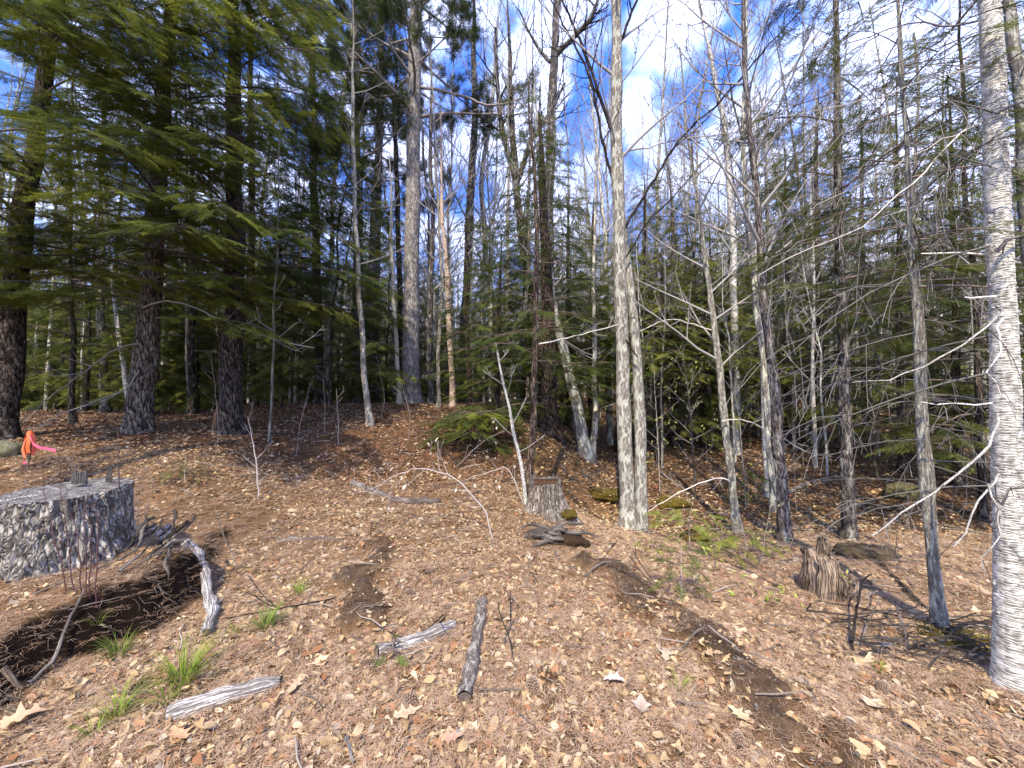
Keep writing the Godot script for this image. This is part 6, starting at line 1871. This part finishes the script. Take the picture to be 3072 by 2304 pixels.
	sapling("sapling", "thin budding shrub stem in front of the dark-footed maple", "sapling", [Vector3(2.562, -0.121, -4.075), Vector3(2.617, 0.138, -4.075), Vector3(2.672, 0.376, -4.075), Vector3(2.716, 0.566, -4.075)], .006, Color(0.303, 0.253, 0.198), 7, .25, [2, .03, Color(.5, .52, .2), Color(.66, .62, .3), .2])
	sapling("sapling", "budding twig shrub right of the dark-footed maple", "sapling", [Vector3(3.290, -0.193, -4.696), Vector3(3.407, 0.025, -4.696), Vector3(3.551, 0.161, -4.696), Vector3(3.585, 0.353, -4.696)], .005, Color(0.303, 0.253, 0.198), 6, .2, [2, .03, Color(.5, .52, .2), Color(.66, .62, .3), .2])
	sapling("sapling", "budding twig over the rotten stump", "sapling", [Vector3(2.826, -0.084, -3.622), Vector3(2.876, 0.133, -3.622), Vector3(2.906, 0.259, -3.622), Vector3(2.925, 0.322, -3.622)], .004, Color(0.303, 0.253, 0.198), 4, .15, [2, .03, Color(.5, .52, .2), Color(.66, .62, .3), .2])
	var spots := [Vector3(-3.587, 0.955, -7.395), Vector3(-1.858, 0.832, -6.890), Vector3(-3.524, 0.703, -6.344), Vector3(-4.714, 0.906, -6.210), Vector3(-2.917, 1.205, -8.523), Vector3(3.469, 0.015, -9.282), Vector3(4.875, 0.061, -9.655), Vector3(7.813, -0.103, -8.280), Vector3(4.717, -0.267, -6.488), Vector3(7.219, -0.275, -6.262)]
	for c in spots:
		sapling("sapling", "thin leafless sapling whip standing among the brown leaves", "sapling", [c, c + Vector3(R(-.1, .1), .5, R(-.1, .1)), c + Vector3(R(-.2, .2), R(.9, 1.5), R(-.2, .2))], .006, Color(0.275, 0.231, 0.198), 7, .35, [], "thin saplings among the leaves")


func strip(b: Buf, pts: Array, w: float, side: Vector3, col: Color) -> void:
	for k in pts.size():
		var s := (side + rvec() * .25).normalized() * w * .5
		var nn := (pts[mini(k + 1, pts.size() - 1)] - pts[maxi(k - 1, 0)] as Vector3).cross(s).normalized()
		b.vert(pts[k] - s, nn, col)
		b.vert(pts[k] + s, nn, col)
	var q := b.v.size() - pts.size() * 2
	for k in pts.size() - 1:
		b.tri(q + k * 2, q + k * 2 + 2, q + k * 2 + 3)
		b.tri(q + k * 2, q + k * 2 + 3, q + k * 2 + 1)


func small_things() -> void:
	# survey flagging on a short stake
	var c := onto(Vector3(-6.237, 0.804, -5.017))
	var d := -c.z
	var t := thing("survey_stake", "short stake wrapped in orange and pink flagging tape at left", "stake", c)
	var h := .4
	var sb := Buf.new()
	tube(sb, [Vector3(0, -.1, 0), Vector3(.005, h * .6, 0), Vector3(.0, h, 0)], [.014, .014, .013], 6, Color(.5, .4, .3))
	part(t, "stake", sb, M.wood)
	var ob := Buf.new()
	var orange := Color(1.0, .24, .08)
	var pink := Color(.95, .16, .26)
	for k in 7:
		var a := k * .9
		var p := Vector3(cos(a) * .02, h - .02 * (k % 3), sin(a) * .02)
		strip(ob, [p, p + Vector3(cos(a) * .03, -.08, sin(a) * .03), p + Vector3(cos(a) * .03 + R(-.02, .02), -.17, sin(a) * .035), p + Vector3(cos(a) * .025, -R(.22, .29), sin(a) * .02)], .035, Vector3(-sin(a), 0, cos(a)), orange.lerp(pink, R(0, .4)))
	tube(ob, [Vector3(0, h - .05, 0), Vector3(0, h - .02, 0), Vector3(0, h + .02, 0)], [.03, .036, .02], 9, orange)
	ob.orient()
	part(t, "orange_tape", ob, M.ribbon)
	var pb := Buf.new()
	strip(pb, [Vector3(.01, h - .02, .02), Vector3(.1, h - .14, .05), Vector3(.2, h - .19, .06), Vector3(.32, h - .2, .08), Vector3(.46, h - .225, .1)], .035, Vector3.UP, pink)
	strip(pb, [Vector3(-.01, .04, .03), Vector3(.04, .012, .08), Vector3(.12, .01, .12), Vector3(.2, .012, .11)], .04, Vector3(0, 0, 1), pink)
	pb.orient()
	part(t, "pink_tape", pb, M.ribbon)
	# cones
	cone("dark pine cone standing out right of the bark-covered log, low centre", Vector3(0.113, 0.004, -2.207), .13, 1.7)
	cone("pine cone at the left end of the middle split log", Vector3(-0.853, 0.007, -2.394), .11, .4)
	cone("open pine cone below the middle split log", Vector3(-0.533, 0.003, -2.107), .12, 2.6)
	cone("upper pine cone of the pair under the hill", Vector3(-0.737, 0.059, -3.518), .11, .6)
	cone("lower pine cone of the pair under the hill", Vector3(-0.635, 0.045, -3.357), .12, 2.4)
	cone("pine cone left of the pair on the leaves", Vector3(-0.831, 0.032, -3.204), .1, 2.9)
	cone("pine cone at the right below the brush pile", Vector3(2.073, -0.012, -2.233), .1, .3)
	cone("pine cone near the bottom right of centre", Vector3(1.064, -0.001, -1.885), .1, 1.1)
	cone("pine cone beside the lower-left split log's grass", Vector3(-2.066, 0.005, -2.207), .11, .5)
	cone("pine cone on the dark soil left of centre", Vector3(-0.491, 0.023, -2.975), .12, .8)
	cone("pine cone far right near the brush sticks", Vector3(2.695, -0.020, -2.489), .1, 2.2)
	# leaves that stand out
	var tan := Color(.72, .52, .33)
	var big := [
		[Vector3(-0.524, 0.002, -2.019), .15, 6, .5, Color(.62, .46, .29), "large lobed oak leaf lying flat, biggest in the foreground"],
		[Vector3(1.141, -0.002, -1.996), .13, 6, 2.0, Color(.7, .52, .3), "lobed oak leaf at lower right beside dark soil"],
		[Vector3(0.969, -0.004, -2.489), .13, 7, 1.1, Color(.48, .38, .26), "pale oak leaf on the edge of the right soil ridge"],
		[Vector3(0.573, 0.001, -2.250), .12, 7, 2.8, Color(.6, .5, .42), "curled greyish oak leaf right of the centre soil strip"],
		[Vector3(-1.194, 0.005, -2.207), .12, 6, 1.6, Color(.62, .42, .25), "brown oak leaf just beyond the lower-left split log"],
		[Vector3(-0.282, 0.002, -1.863), .11, 6, .2, Color(.5, .3, .2), "reddish oak leaf near the bottom edge at centre"],
		[Vector3(-2.417, 0.003, -1.996), .17, 7, .9, Color(.6, .42, .25), "long brown leaf in the bottom left corner"],
		[Vector3(-1.159, 0.007, -2.394), .12, 8, 2.3, Color(.66, .46, .28), "maple leaf left of the middle split log"],
		[Vector3(0.496, 0.010, -2.941), .11, 8, .7, Color(.5, .38, .24), "pale maple leaf left of the right soil ridge"],
		[Vector3(0.674, -0.000, -2.083), .12, 8, 1.3, Color(.46, .39, .31), "bleached maple leaf right of the centre soil strip"],
		[Vector3(-1.575, 0.002, -1.892), .13, 6, 2.7, Color(.6, .36, .2), "rust-brown oak leaf below the lower-left split log"],
		[Vector3(1.900, -0.007, -2.091), .13, 8, .4, Color(.66, .5, .33), "broad maple leaf at lower right under the brush"]]
	for e in big:
		var o := MeshInstance3D.new()
		o.name = numbered("oak_leaf" if e[2] < 8 else "maple_leaf")
		o.mesh = LEAVES[e[2]]
		var m := leafy(.4, .7)
		m.albedo_color = (e[4] as Color).linear_to_srgb()
		o.set_surface_override_material(0, m)
		add_child(o)
		o.position = onto(e[0], .025)
		o.rotation = Vector3(R(-.12, .12), e[3], R(-.12, .12))
		o.scale = Vector3.ONE * e[1]
		tag(o, e[5], "leaf")
	var mats := []
	for k in 7:
		var m := leafy(.4, .75)
		m.albedo_color = ((TANS[k] as Color) * .82).linear_to_srgb()
		mats.append(m)
	var n := 0
	for k in 2000:
		if n >= 180:
			break
		var dd := sqrt(R(1.75 * 1.75, 2.9 * 2.9))
		var x := R(-1.25, 1.25) * dd
		if x < lin(XB, dd) + .2 or soil(x, -dd) > .35:
			continue
		n += 1
		var o := MeshInstance3D.new()
		o.name = numbered("fallen_leaf")
		var w := rng.randi() % 6
		o.mesh = LEAVES[w]
		o.set_surface_override_material(0, mats[rng.randi() % 7])
		add_child(o)
		o.position = Vector3(x, gy(x, -dd) + R(.015, .035), -dd)
		o.rotation = Vector3(R(-.7, .7), R(0, TAU), R(-.45, .45))
		o.scale = Vector3.ONE * R(.05, .075)
		tag(o, "dry curled beech leaf lying uppermost on the foreground litter", "leaf", "dry leaves on top of the foreground litter")
